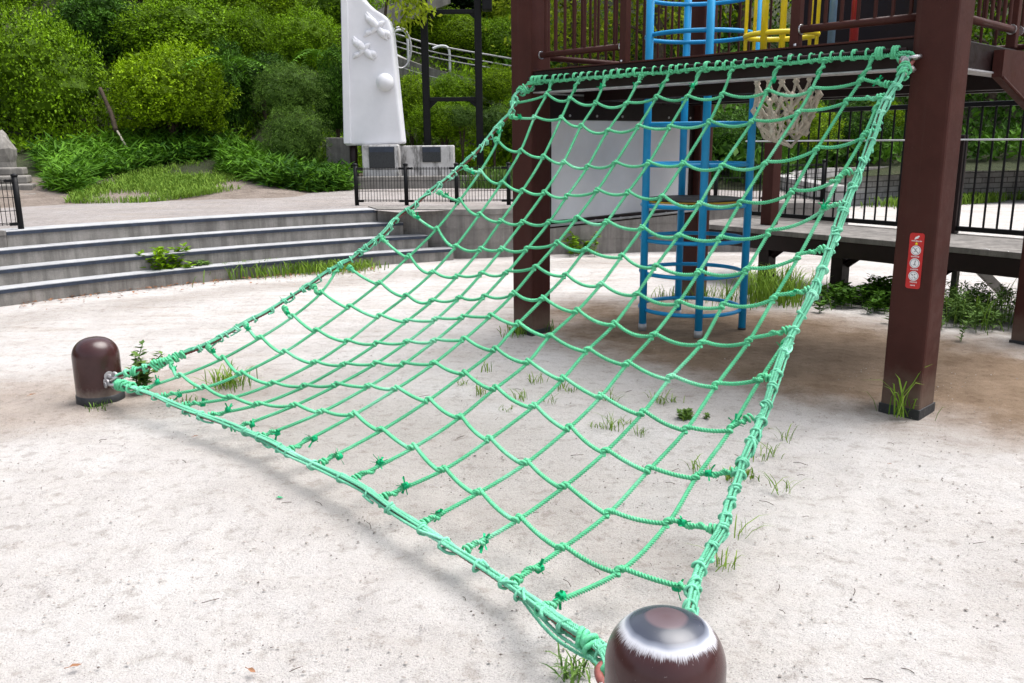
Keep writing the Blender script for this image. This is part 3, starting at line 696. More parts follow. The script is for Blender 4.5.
# ================================================================ STEEL FRAME
def pbox(mb, a, b, w, d=None):
    a = np.array(a); b = np.array(b); u = b-a; L = np.linalg.norm(u); u /= L
    k = np.array([0, 1.0, 0]) if abs(u[1]) < .9 else np.array([1.0, 0, 0])
    v = np.cross(u, k); v /= np.linalg.norm(v); mb.box((a+b)/2, (L, w, d or w), [u, v, np.cross(u, v)], min(w, d or w)*.12)
DF = 18.6
sf = thing('steel_frame', at(453, 150, DF), 'tall black steel frame with two posts and cross bars standing in the shrubs', 'frame')
for px in (427, 479.5):
    a = at(px, 120, DF); z0 = hill_z(a[0], DF)-.2; mb = MB(); pbox(mb, (a[0], DF, z0), (a[0], DF, 5.6), .145); mb.build('post', 'black', sf)
for py in (12, 99.5):
    a = at(430, py, DF); b = at(476.5, py, DF); mb = MB(); pbox(mb, (a[0], DF, a[2]), (b[0], DF, a[2]), .085); 
    bar = mb.build('cross_bar', 'black', sf)
    gb = MB()
    for e, s in ((a, 1), (b, -1)):
        gb.add([(e[0], DF-.02, a[2]-.04), (e[0]+s*.16, DF-.02, a[2]-.04), (e[0], DF-.02, a[2]-.18), (e[0], DF+.02, a[2]-.04), (e[0]+s*.16, DF+.02, a[2]-.04), (e[0], DF+.02, a[2]-.18)], [(0, 1, 2), (5, 4, 3), (0, 3, 4, 1), (1, 4, 5, 2), (2, 5, 3, 0)])
    gb.build('gusset', 'black', bar)
mb = MB(); a = at(484.5, 6, DF); mb.box((a[0]+.05, DF, a[2]+.28), (.20, .3, .75), None, .03); mb.build('control_box', 'black', sf)

# ================================================================ RAMP ON THE BANK WITH WIRE RAIL
def slab_path(name, pts, w, th, label, cat):
    o = thing(name, pts[0], label, cat)
    for nm, (dn, wd, up, mt) in dict(kerb=(0, .22, .10, 'rough'), paving=(.6, 1.0, 0, 'tread')).items():
        mb = MB(); V = []
        for i, q in enumerate(pts):
            t = pts[min(i+1, len(pts)-1)]-pts[max(i-1, 0)]; nn = np.array([-t[1], t[0], 0]); nn /= np.linalg.norm(nn)
            if nn[1] < 0: nn = -nn
            a = q+nn*dn; 
            if nm == 'paving': a = q+nn*.112
            b = a+nn*wd
            V += [a-(0, 0, th), a+(0, 0, up), b+(0, 0, up), b-(0, 0, th)]
        n = len(pts)
        mb.add(V, [(i*4+j, i*4+(j+1) % 4, (i+1)*4+(j+1) % 4, (i+1)*4+j) for i in range(n-1) for j in range(4)] + [(0, 1, 2, 3), (4*n-1, 4*n-2, 4*n-3, 4*n-4)])
        mb.build(nm, mt, o)
    return o
lower = [at(x, y, d) for x, y, d in ((360, 44, 23.5), (396, 60, 23), (430, 72, 22.8), (460, 80, 22.6), (490, 88, 22.4), (520, 96.5, 22.2), (560, 108, 22))]
slab_path('concrete_ramp', lower, 1.1, .38, 'long pale concrete ramp descending to the right through the shrubs under a wire rail', 'ramp')
upper = [at(x, y, d) for x, y, d in ((362, 23, 24.6), (380, 13, 24.8), (400, 4, 25), (424, -6, 25.2), (450, -16, 25.4))]
slab_path('concrete_ramp', upper, 1.1, .5, 'short upper concrete ramp rising to the right beside the top of the monument', 'ramp')
rl = thing('wire_handrail', lower[1], 'white hooped handrail with three wires along the long ramp', 'handrail')
top = [at(x, y, d) for x, y, d in ((396, 34, 23), (430, 44, 22.8), (460, 50, 22.6), (490, 55, 22.4), (530, 62, 22.2))]
for k, dz in enumerate((0, .17, .30, .78)):
    mb = MB(); mb.tube(catmull([q-(0, 0, dz) for q in top], 5), .016 if k else .022, 6); mb.build('wire', 'dullsteel', rl)
for (x, y, y2, w) in ((450, 46, 72, .16), (408.5, 30, 67, .20), (529, 64, 92, .16)):
    a = at(x, y, 22.7); b = at(x, y2, 22.7); h = a[2]-b[2]
    mb = MB(); mb.tube(catmull([b, b+(0, 0, h*.7), b+(-.05, 0, h*.95), b+(-.22, -.02, h), b+(-.42, -.04, h*.9)], 6), .03, 8); mb.build('hoop_post', 'whiterail', rl)
mb = MB(); c = at(400, 48, 22.4); aa = np.linspace(0, 2*math.pi, 40)
mb.tube(np.stack([c[0]+.26*np.cos(aa), c[1]+.1*np.cos(aa), c[2]+.48*np.sin(aa)], 1)[:-1], .028, 8, closed=True); mb.build('end_loop', 'dullsteel', rl)
# ================================================================ PLAY TOWER
e1 = np.array([*E1, 0]); e2 = np.array([*E2, 0]); ez = np.array([0, 0, 1.0]); AX = [e1, e2, ez]
tower = thing('play_tower', P(1.4, -1.1, 0), 'dark brown steel play tower on four square posts with a raised railed platform', 'play tower')
def tbox(name, mat, a0, a1, b0, b1, z0, z1, parent=None, bev=.006):
    mb = MB(); mb.box(P((a0+a1)/2, (b0+b1)/2, (z0+z1)/2), (a1-a0, b1-b0, z1-z0), AX, bev); return mb.build(name, mat, parent or tower)
for (a0, b0) in ((-.225, -.215), (2.775, -.21), (-.225, -2.45), (2.775, -2.45)):
    p = tbox('post', 'brown', a0, a0+.215, b0, b0+.215, -.1, 3.5, None, .016)
    tbox('post_shoe', 'rubber', a0-.006, a0+.221, b0-.006, b0+.221, -.05, .035 if b0 > -1 else .03, p, .004)
    mb = MB()
    for zz, aa in ((2.0, .0),):
        pass
PF0, PF1 = 1.86, 2.003
for nm, q in (('front_beam', (-.008, 2.774, -.10, -.02)), ('back_beam', (-.008, 2.774, -2.42, -2.34))):
    b = tbox(nm, 'darkbrown', *q, PF0, PF1)
    if nm == 'front_beam':
        tbox('flange', 'dullsteel', -.006, 2.772, -.155, -.016, PF0-.012, PF0-.002, b, .002)
        tbox('flange', 'brown', -.006, 2.772, -.155, -.012, PF1+.002, PF1+.012, b, .002)
        mb = MB()
        for a in (.8, 2.08):
            mb.tube([P(a, -.02, 1.965), P(a, -.002, 1.965)], .014, 8); mb.tube([P(a, -.06, PF1+.01), P(a, -.06, PF1+.03)], .012, 8)
        mb.build('bolt', 'steel', b)
for nm, q in (('side_beam', (-.15, -.07, -2.234, -.222)), ('side_beam', (2.84, 2.92, -2.234, -.217))):
    b = tbox(nm, 'darkbrown', *q, PF0, PF1)
    tbox('flange', 'dullsteel', q[0]-.02, q[1]+.02, q[2]+.004, q[3]-.004, PF0-.012, PF0-.002, b, .002)
for bb in (-.62, -1.64, -2.0):
    tbox('joist', 'darkbrown', .0, 2.77, bb-.035, bb+.035, 1.80, 1.93)
for aa in (.2, 1.2): tbox('joist', 'darkbrown', aa-.035, aa+.035, -1.6, -.66, 1.80, 1.93)
# floor with a hole for the ladder cage, so four boards panels round it
tbox('floor', 'deckwood', -.05, .24, -2.33, -.16, 1.935, 1.99); tbox('floor', 'deckwood', 1.16, 1.40, -2.33, -.16, 1.935, 1.99)
tbox('floor', 'deckwood', 1.98, 2.82, -2.33, -.16, 1.935, 1.99); tbox('floor', 'deckwood', .25, 1.15, -.66, -.16, 1.936, 1.99)
tbox('floor', 'deckwood', .25, 1.15, -2.33, -1.60, 1.936, 1.99); tbox('floor', 'deckwood', 1.41, 1.97, -.31, -.16, 1.936, 1.99); tbox('floor', 'deckwood', 1.41, 1.97, -2.33, -.86, 1.936, 1.99)

def guardrail(pa, pb, zlo, zhi, sp, label=None, endpost=(), mat='brown', lowr=.022, parent=None, br=.011):
    pa, pb = np.array(pa, float), np.array(pb, float); L = np.linalg.norm(pb-pa); u = (pb-pa)/L
    mb = MB(); mb.tube([pa+ez*zlo, pb+ez*zlo], lowr, 10)
    g = mb.build('guardrail', mat, parent or tower)
    mb = MB(); mb.tube([pa+ez*zhi, pb+ez*zhi], lowr, 10); mb.build('top_rail', mat, g)
    n = int(round(L/sp))
    for k in range(n):
        q = pa+u*((k+.5)*L/n); mb = MB(); mb.tube([q+ez*zlo, q+ez*zhi], br, 8, caps=False); mb.build('baluster', mat, g)
    for q in endpost:
        q = np.array(q, float); mb = MB(); mb.box(q+ez*((PF1+.014+zhi+.03)/2), (.055, .055, zhi+.03-PF1-.014), AX, .006); mb.build('end_post', mat, g)
    cb = MB()
    for q in (pa, pb): cb.tube([q+ez*zlo-u*.004+e2*.0, q+ez*zlo+u*.004], lowr+.008, 10)
    cb.build('collar', 'steel', g)
    return g
ZL, ZH = 2.122, 3.05
guardrail(P(.02, -.08, 0), P(.78, -.08, 0), ZL, ZH, .095, endpost=(P(.81, -.08, 0),))
guardrail(P(2.10, -.08, 0), P(2.765, -.08, 0), ZL-.01, ZH, .095, endpost=(P(2.07, -.08, 0),))
guardrail(P(-.11, -.23, 0), P(-.11, -2.23, 0), ZL, ZH, .1)
guardrail(P(.02, -2.36, 0), P(2.76, -2.36, 0), ZL, ZH, .1)
guardrail(P(2.88, -.23, 0), P(2.88, -1.15, 0), ZL, ZH, .1, endpost=(P(2.88, -1.18, 0),))
guardrail(P(2.88, -1.28, 0), P(2.88, -2.22, 0), ZL, ZH, .1)
tbox('back_panel', 'darkbrown', .86, 2.2, -2.33, -2.29, 2.06, 3.3)
# closed grey panel on the left side below the platform
pn = tbox('side_panel', 'board', -.115, -.09, -2.22, -.235, .875, 1.66)
fr_ = dict(top=(-2.22, -.235, 1.662, 1.845), bottom=(-2.22, -.235, .815, .873))
for k, (b0, b1, z0, z1) in fr_.items(): tbox('panel_frame', 'darkbrown', -.13, -.075, b0, b1, z0, z1, pn, .004)
for b0 in (-2.236, -.29): tbox('panel_frame', 'darkbrown', -.128, -.073, b0, b0+.055, .875, 1.66, pn, .004)
tbox('panel_sill', 'dullsteel', -.07, -.03, -2.22, -.235, .835, .85, pn, .003)
mb = MB()
for b_ in np.arange(-2.15, -.25, .33):
    for zz in (.845, 1.695): mb.tube([P(-.076, b_, zz), P(-.066, b_, zz)], .010, 7)
mb.build('panel_screw', 'dullsteel', pn)
# skirt board seen at the right edge, bolted to the side beam
V = [P(2.945, -.95, z) for z in (1.72, 2.03)]; 
poly = [(-.74, 1.975), (-2.2, 2.03), (-2.2, 1.44), (-.74, 1.83)]
mb = MB(); n = 4; mb.add([P(2.93, b, z) for b, z in poly]+[P(2.985, b, z) for b, z in poly], [(0, 1, 2, 3), (7, 6, 5, 4)]+[(i, 4+i, 4+(i+1) % 4, (i+1) % 4) for i in range(4)])
sk = mb.build('skirt_board', 'brown', tower)
mb = MB(); mb.tube([P(2.99, -.74, 1.825), P(2.99, -2.2, 1.435)], .008, 6); mb.build('edge_trim', 'brown', sk)
# poles that rise from the platform
for nm, px, Y, r, m in (('pole', 855, 6.0, .028, 'redp'), ('pole', 832.5, 6.35, .026, 'palebl'), ('pole', 762, 6.9, .022, 'palebl')):
    c = at(px, 20, Y); mb = MB(); mb.tube([(c[0], c[1], 1.99), (c[0], c[1], 3.3)], r, 12); mb.build(nm, m, tower)

# ================================================================ BLUE LADDER CAGE
CC = np.array([1.462, 7.0]); CR = .425
cage = thing('ladder_cage', (*CC, 0), 'round blue steel ladder cage of four poles and hoops rising through the tower platform', 'climbing frame')
ANG = [198, 92, -92, -22]
for k, a in enumerate(ANG):
    a = math.radians(a); q = np.array([CC[0]+CR*math.cos(a), CC[1]+CR*math.sin(a), 0]); mb = MB(); mb.tube([q-ez*.1, q+ez*3.3], .030, 14); p = mb.build('pole', 'blue', cage)
    mb = MB(); mb.tube([q+ez*.0, q+ez*(.055 if k != 3 else .02)], .033, 14); mb.build('pole_sleeve', 'dullsteel' if k != 3 else 'rubber', p)
for z in (.165, .46, .725, 1.31, 1.615, 2.27, 2.56, 2.85, 3.14):
    mb = MB(); mb.tube(ring((*CC, z), CR-.02, 48)[:-1], .0165, 8, closed=True); mb.build('hoop', 'blue', cage)
mb = MB(); c = (*CC, 1.035)
mb.lathe([(CR-.05, -.012), (CR-.03, 0), (CR-.05, .012), (.001, .013)], 40, c); st = mb.build('step_disc', 'black', cage)
mb = MB(); mb.tube(ring((*CC, 1.028), CR-.035, 48)[:-1], .008, 8, closed=True); mb.build('disc_rim', 'orange', st)
mb = MB(); mb.tube(ring((*CC, .995), CR-.02, 48)[:-1], .0165, 8, closed=True); mb.build('hoop', 'blue', cage)

# ================================================================ YELLOW HOOP GUARD on the platform
yc = np.array(P(1.69, -.585, 2.0)); YR = .225
yg = thing('hoop_guard', yc, 'small bright yellow railed hoop guard on the tower platform beside the railing post', 'guard rail')
nb = 7
va = np.linspace(0, 2*math.pi, nb, endpoint=False)+.35
for z in (2.15, 3.0):
    mb = MB(); mb.tube([(yc[0]+YR*math.cos(t), yc[1]+YR*math.sin(t), z) for t in np.linspace(0, 2*math.pi, 33)[:-1]], .017, 8, closed=True); mb.build('hoop', 'yellow', yg)
for k, t in enumerate(va):
    mb = MB(); mb.tube([(yc[0]+YR*math.cos(t), yc[1]+YR*math.sin(t), 1.99), (yc[0]+YR*math.cos(t), yc[1]+YR*math.sin(t), 3.02)], .022 if k % 3 == 1 else .012, 10); mb.build('upright', 'yellow', yg)

# ================================================================ HEMP NET BAG under the platform
hc = np.array([yc[0]+.055, yc[1]-.01, 0]); 
hn = thing('hanging_net', (hc[0], hc[1], 1.92), 'beige hemp rope net bag hanging under the tower platform', 'rope net')
def hp(t, k):   # t 0..1 down, k angle
    r = .205*(1-.18*t) if t < .62 else .168*math.sqrt(max(0, 1-((t-.62)/.40)**2))
    z = 1.93-.45*t
    return np.array([hc[0]+r*math.cos(k), hc[1]+r*math.sin(k), z])
nr = 14; rows = [0, .16, .34, .5, .66, .8, .92]
mb = MB()
r3 = np.random.default_rng(8)
jit = {(i, k): r3.normal(0, .017, 3) for i in range(7) for k in range(nr)}
def node(i, k): k %= nr; return hp(rows[i], 2*math.pi*(k+(.5 if i % 2 else 0))/nr)+(jit[(i, k)] if i else 0)
for i in range(6):
    for k in range(nr):
        a = node(i, k)
        for dk in ((0, -1) if i % 2 == 0 else (0, 1)):
            b = node(i+1, k+dk); mb.rope([a, (a+b)/2-ez*.006, b], .0105, .035, 4)
        mb.add(*((lambda c: ([c+np.array(v)*.024 for v in ((1, 0, 0), (-1, 0, 0), (0, 1, 0), (0, -1, 0), (0, 0, 1.3), (0, 0, -1.3))], [(0, 2, 4), (2, 1, 4), (1, 3, 4), (3, 0, 4), (2, 0, 5), (1, 2, 5), (3, 1, 5), (0, 3, 5)]))(a)), smooth=True)
mb.build('mesh', 'hemp', hn)
mb = MB(); mb.rope([node(6, k) for k in range(nr)]+[node(6, 0)], .011, .035, 4); mb.rope([node(6, 0), hp(1.0, 0)-ez*.03, node(6, 6)], .011, .035, 4); mb.rope([node(6, 3), hp(1.0, 0)-ez*.035, node(6, 9)], .011, .035, 4); mb.build('base_rope', 'hemp', hn)
mb = MB(); mb.rope(ring((hc[0], hc[1], 1.93), .205, 30), .013, .035, 4); mb.build('top_rope', 'hemp', hn)

# ================================================================ BOARDWALK
u = np.array([.585, -.811, 0]); nv = np.array([.811, .585, 0]); E0 = np.array([2.02, 9.62, 0])
def Bp(s, t, z): return E0+u*s+nv*t+ez*z
BX = [u, nv, ez]
bw = thing('boardwalk', Bp(2.5, .5, 0), 'raised brown boardwalk with a pale deck and a black bar railing behind the tower', 'walkway')
def bbox(name, mat, s0, s1, t0, t1, z0, z1, parent=None, bev=.005):
    mb = MB(); mb.box(Bp((s0+s1)/2, (t0+t1)/2, (z0+z1)/2), (s1-s0, t1-t0, z1-z0), BX, bev); return mb.build(name, mat, parent or bw)
S0, S1 = -.1, 5.9
bbox('deck', 'rough', S0, S1, -.02, 1.05, .555, .605)
fb = bbox('fascia_beam', 'darkbrown', S0+.01, S1-.01, .0, .07, .40, .552); bbox('fascia_beam', 'darkbrown', S0+.01, S1-.01, .95, 1.02, .40, .552)
for s in (.68, 1.57, 2.5, 3.4, 4.3):
    bbox('leg', 'darkbrown', s-.065, s+.065, .36, .49, -.1, .553)
    mb = MB(); pbox(mb, Bp(s+.07, .42, .28), Bp(s+.42, .42, .54), .06); mb.build('brace', 'darkbrown', bw)
mb = MB(); a = at(962, 252, 8.1); b = at(1006, 296, 8.1); pbox(mb, a, b, .085, .05); mb.build('brace', 'stone', bw)
mb = MB(); a = at(957.5, 256, 7.9); mb.box((a[0], a[1], .2), (.05, .05, .7), BX); mb.build('prop', 'stone', bw)
rg = MB(); rg.box(Bp((S0+S1)/2, 1.0, .655), (S1-S0, .05, .045), BX, .004); rg.box(Bp((S0+S1)/2, 1.0, 1.79), (S1-S0, .06, .045), BX, .008)
rg = rg.build('railing', 'black', bw)
ns = int((S1-S0)/.122)
for k in range(ns):
    s = S0+.06+k*.122; mb = MB(); mb.tube([Bp(s, 1.0, .67), Bp(s, 1.0, 1.78)], .0105, 8, caps=False); mb.build('baluster', 'black', rg)
bbox('newel_post', 'brown', .615, .745, .36, .49, .607, 1.46)
for s, zt in ((2.36, 1.52), (5.4, 1.8)):
    mb = MB(); mb.box(Bp(s, 1.0, (.607+zt)/2), (.085, .085, zt-.607), BX, .006); mb.build('newel_post', 'darkbrown', rg)
mb = MB(); mb.tube([Bp(S0, .93, 1.475), Bp(S1, .93, 1.475)], .008, 8); mb.build('handrail', 'whiterail', rg)  # pale colour stands in for the gloss highlight along this rail
# maker's plate (an oval with unreadable lettering) and two bolts on the fascia
def on_fascia(px, py):
    d = ray(px, py); t = ((E0-CAM)@nv)/(d@nv); return CAM+d*t
c = on_fascia(985.5, 251.8); pl = MB()
pl.add([c-nv*.004+u*.052*math.cos(t)+ez*.026*math.sin(t) for t in np.linspace(0, 2*math.pi, 25)[:-1]]+[c+nv*.002+u*.052*math.cos(t)+ez*.026*math.sin(t) for t in np.linspace(0, 2*math.pi, 25)[:-1]], [tuple(range(24))[::-1]]+[(i, (i+1) % 24, 24+(i+1) % 24, 24+i) for i in range(24)])
plo = thing('oval_plate', c, 'small oval pale maker plate on the brown fascia of the boardwalk', 'plate'); pp = pl.build('plate', 'signwhite', plo)
mb = MB()
for k in range(7): mb.box(c-nv*.0055+u*(-.033+.011*k), (.007, .002, .013), BX)
for k in range(5): mb.box(c-nv*.0055+u*(-.018+.009*k)-ez*.013, (.006, .002, .005), BX)
mb.build('lettering', 'signgrey', plo)
mb = MB()
for px in (999.5, 1008):
    c2 = on_fascia(px, 253); mb.tube([c2-nv*.012, c2], .016, 10)
mb.build('bolt', 'dullsteel', bw)

# ================================================================ WARNING STICKER on the right front post
def on_post(px, py, b=.0065):
    d = ray(px, py); o = np.array([*O2, 0])+e2*b; t = ((o-CAM)@e2)/(d@e2); return CAM+d*t
c0 = on_post(915, 261); A_ = (c0-np.array([*O2, 0]))@e1
hw, hh = .0385, .150
zc = c0[2]
sg = thing('warning_sign', c0, 'red warning sticker with three round white pictograms on the right front post', 'sign')
def sp(a, z, b=.0): return P(A_+a, b, zc+z)
def rrect(mb, a0, a1, z0, z1, r, b0, b1, n=5):
    pts = []
    for cx, cz, s in ((a1-r, z1-r, 0), (a0+r, z1-r, 90), (a0+r, z0+r, 180), (a1-r, z0+r, 270)):
        for k in range(n+1): t = math.radians(s+90*k/n); pts.append((cx+r*math.cos(t), cz+r*math.sin(t)))
    m = len(pts); mb.add([sp(a, z, b1) for a, z in pts]+[sp(a, z, b0) for a, z in pts], [tuple(range(m)), tuple(range(2*m-1, m-1, -1))]+[(i, m+i, m+(i+1) % m, (i+1) % m) for i in range(m)])
mb = MB(); rrect(mb, -hw, hw, -hh, hh, .014, .0062, .0078); 
mb.build('backing', 'signred', sg)
def disc(mb, a, z, r, b, n=28, r0=0):
    T = np.linspace(0, 2*math.pi, n, endpoint=False)
    if r0: 
        mb.add([sp(a+r*math.cos(t), z+r*math.sin(t), b) for t in T]+[sp(a+r0*math.cos(t), z+r0*math.sin(t), b) for t in T], [(i, (i+1) % n, n+(i+1) % n, n+i) for i in range(n)])
    else: mb.add([sp(a+r*math.cos(t), z+r*math.sin(t), b) for t in T], [tuple(range(n))])
def strip(mb, a0, z0, a1, z1, w, b):
    d = np.array([a1-a0, z1-z0]); d /= np.linalg.norm(d); q = np.array([-d[1], d[0]])*w/2
    mb.add([sp(a0+q[0], z0+q[1], b), sp(a0-q[0], z0-q[1], b), sp(a1-q[0], z1-q[1], b), sp(a1+q[0], z1+q[1], b)], [(0, 1, 2, 3)])
r4 = random.Random(4)
def script(mb, z, half, h):           # a line of characters too small to read
    a = -half
    while a < half:
        w = r4.uniform(.0035, .006); strip(mb, a, z, a+w, z+r4.uniform(-.001, .001), h*.35, .0092)
        strip(mb, a+w*.5, z-h*.5, a+w*.5, z+h*.5, .0014, .0092)
        if r4.random() < .6: strip(mb, a, z+h*.42, a+w, z+h*.42, .0013, .0092)
        a += w+.0016
for k, zz in enumerate((.057, -.012, -.081)):
    mb = MB(); disc(mb, 0, zz, .0265, .0085); pg = mb.build('pictogram', 'signwhite', sg)
    mb = MB(); disc(mb, 0, zz, .0232, .0090, 28, .0205)
    if k == 0: strip(mb, -.014, zz+.014, .014, zz-.014, .004, .0092); strip(mb, -.004, zz+.006, .007, zz+.010, .004, .0094); strip(mb, -.010, zz-.009, .001, zz-.002, .004, .0094)
    if k == 1: strip(mb, -.008, zz-.009, .009, zz-.009, .0045, .0092); strip(mb, 0, zz-.008, .002, zz+.010, .0045, .0092); disc(mb, .003, zz+.012, .0034, .0092, 12)
    if k == 2: strip(mb, -.012, zz+.010, -.002, zz+.002, .005, .0092); strip(mb, .003, zz-.003, .012, zz-.013, .005, .0092); disc(mb, .006, zz+.009, .004, .0092, 12); strip(mb, -.008, zz-.010, -.002, zz-.012, .004, .0092)
    mb.build('symbol', 'signgrey', pg)
    mb = MB(); script(mb, zz-.0335, .022-.003*k, .008); mb.build('lettering', 'signwhite', sg)
mb = MB(); strip(mb, -.008, .124, .012, .134, .007, .0088); strip(mb, -.012, .117, .008, .126, .006, .0088); script(mb, .107, .026, .007); script(mb, -.132, .013, .007); mb.build('lettering', 'signwhite', sg)
mb = MB(); mb.add([sp(-.008, .088, .0088), sp(.008, .088, .0088), sp(0, .103, .0088)], [(0, 1, 2)]); strip(mb, -.006, .093, .006, .093, .008, .0086); mb.build('hazard_triangle', 'yellow', sg)

# ================================================================ BOLLARDS
def bollard(loc, h, label, mat='bollard'):
    o = thing('bollard', loc, label, 'bollard'); R = .132
    prof = [(R-.002, -.15)] + [(R, z) for z in np.linspace(-.02, h-.115, 5)] + [(R*math.cos(t)**.82, h-.115+.115*math.sin(t)) for t in np.linspace(.08, 1.5, 22)] + [(.004, h)]
    mb = MB(); mb.lathe(prof, 56, loc); mb.build('body', mat, o)
    mb = MB(); mb.lathe([(R+.002, -.05), (R+.004, .0), (R+.0035, .042), (R-.004, .046)], 56, loc); mb.build('base_collar', 'rubber', o)
    return o
LB = np.array([*gnd(101, 399)[:2], 0]); RB = np.array([.330, 1.70, 0])
bl = bollard(LB, .385, 'far brown dome topped bollard at the left corner of the green net', 'bollard_plain')
br_ = bollard(RB, .492, 'near brown dome topped bollard with scuffed and sky reflecting white and grey crown at the bottom edge')
def eye(par, c, z, ang, name='eye_bolt'):
    d = np.array([math.cos(ang), math.sin(ang), 0]); q = np.array(c)+ez*z+d*.125; mb = MB(); mb.tube([q, q+d*.05], .014, 10)
    mb.tube([q, q+d*.008], .030, 12)
    w = np.array([-d[1], d[0], 0])
    mb.tube([q+d*.078+.030*(math.cos(t)*d+math.sin(t)*ez) for t in np.linspace(0, 6.283, 20)[:-1]], .009, 8, closed=True)
    mb.build(name, 'dullsteel', par); return q+d*.10
def dirang(a, b): return math.atan2(b[1]-a[1], b[0]-a[0])
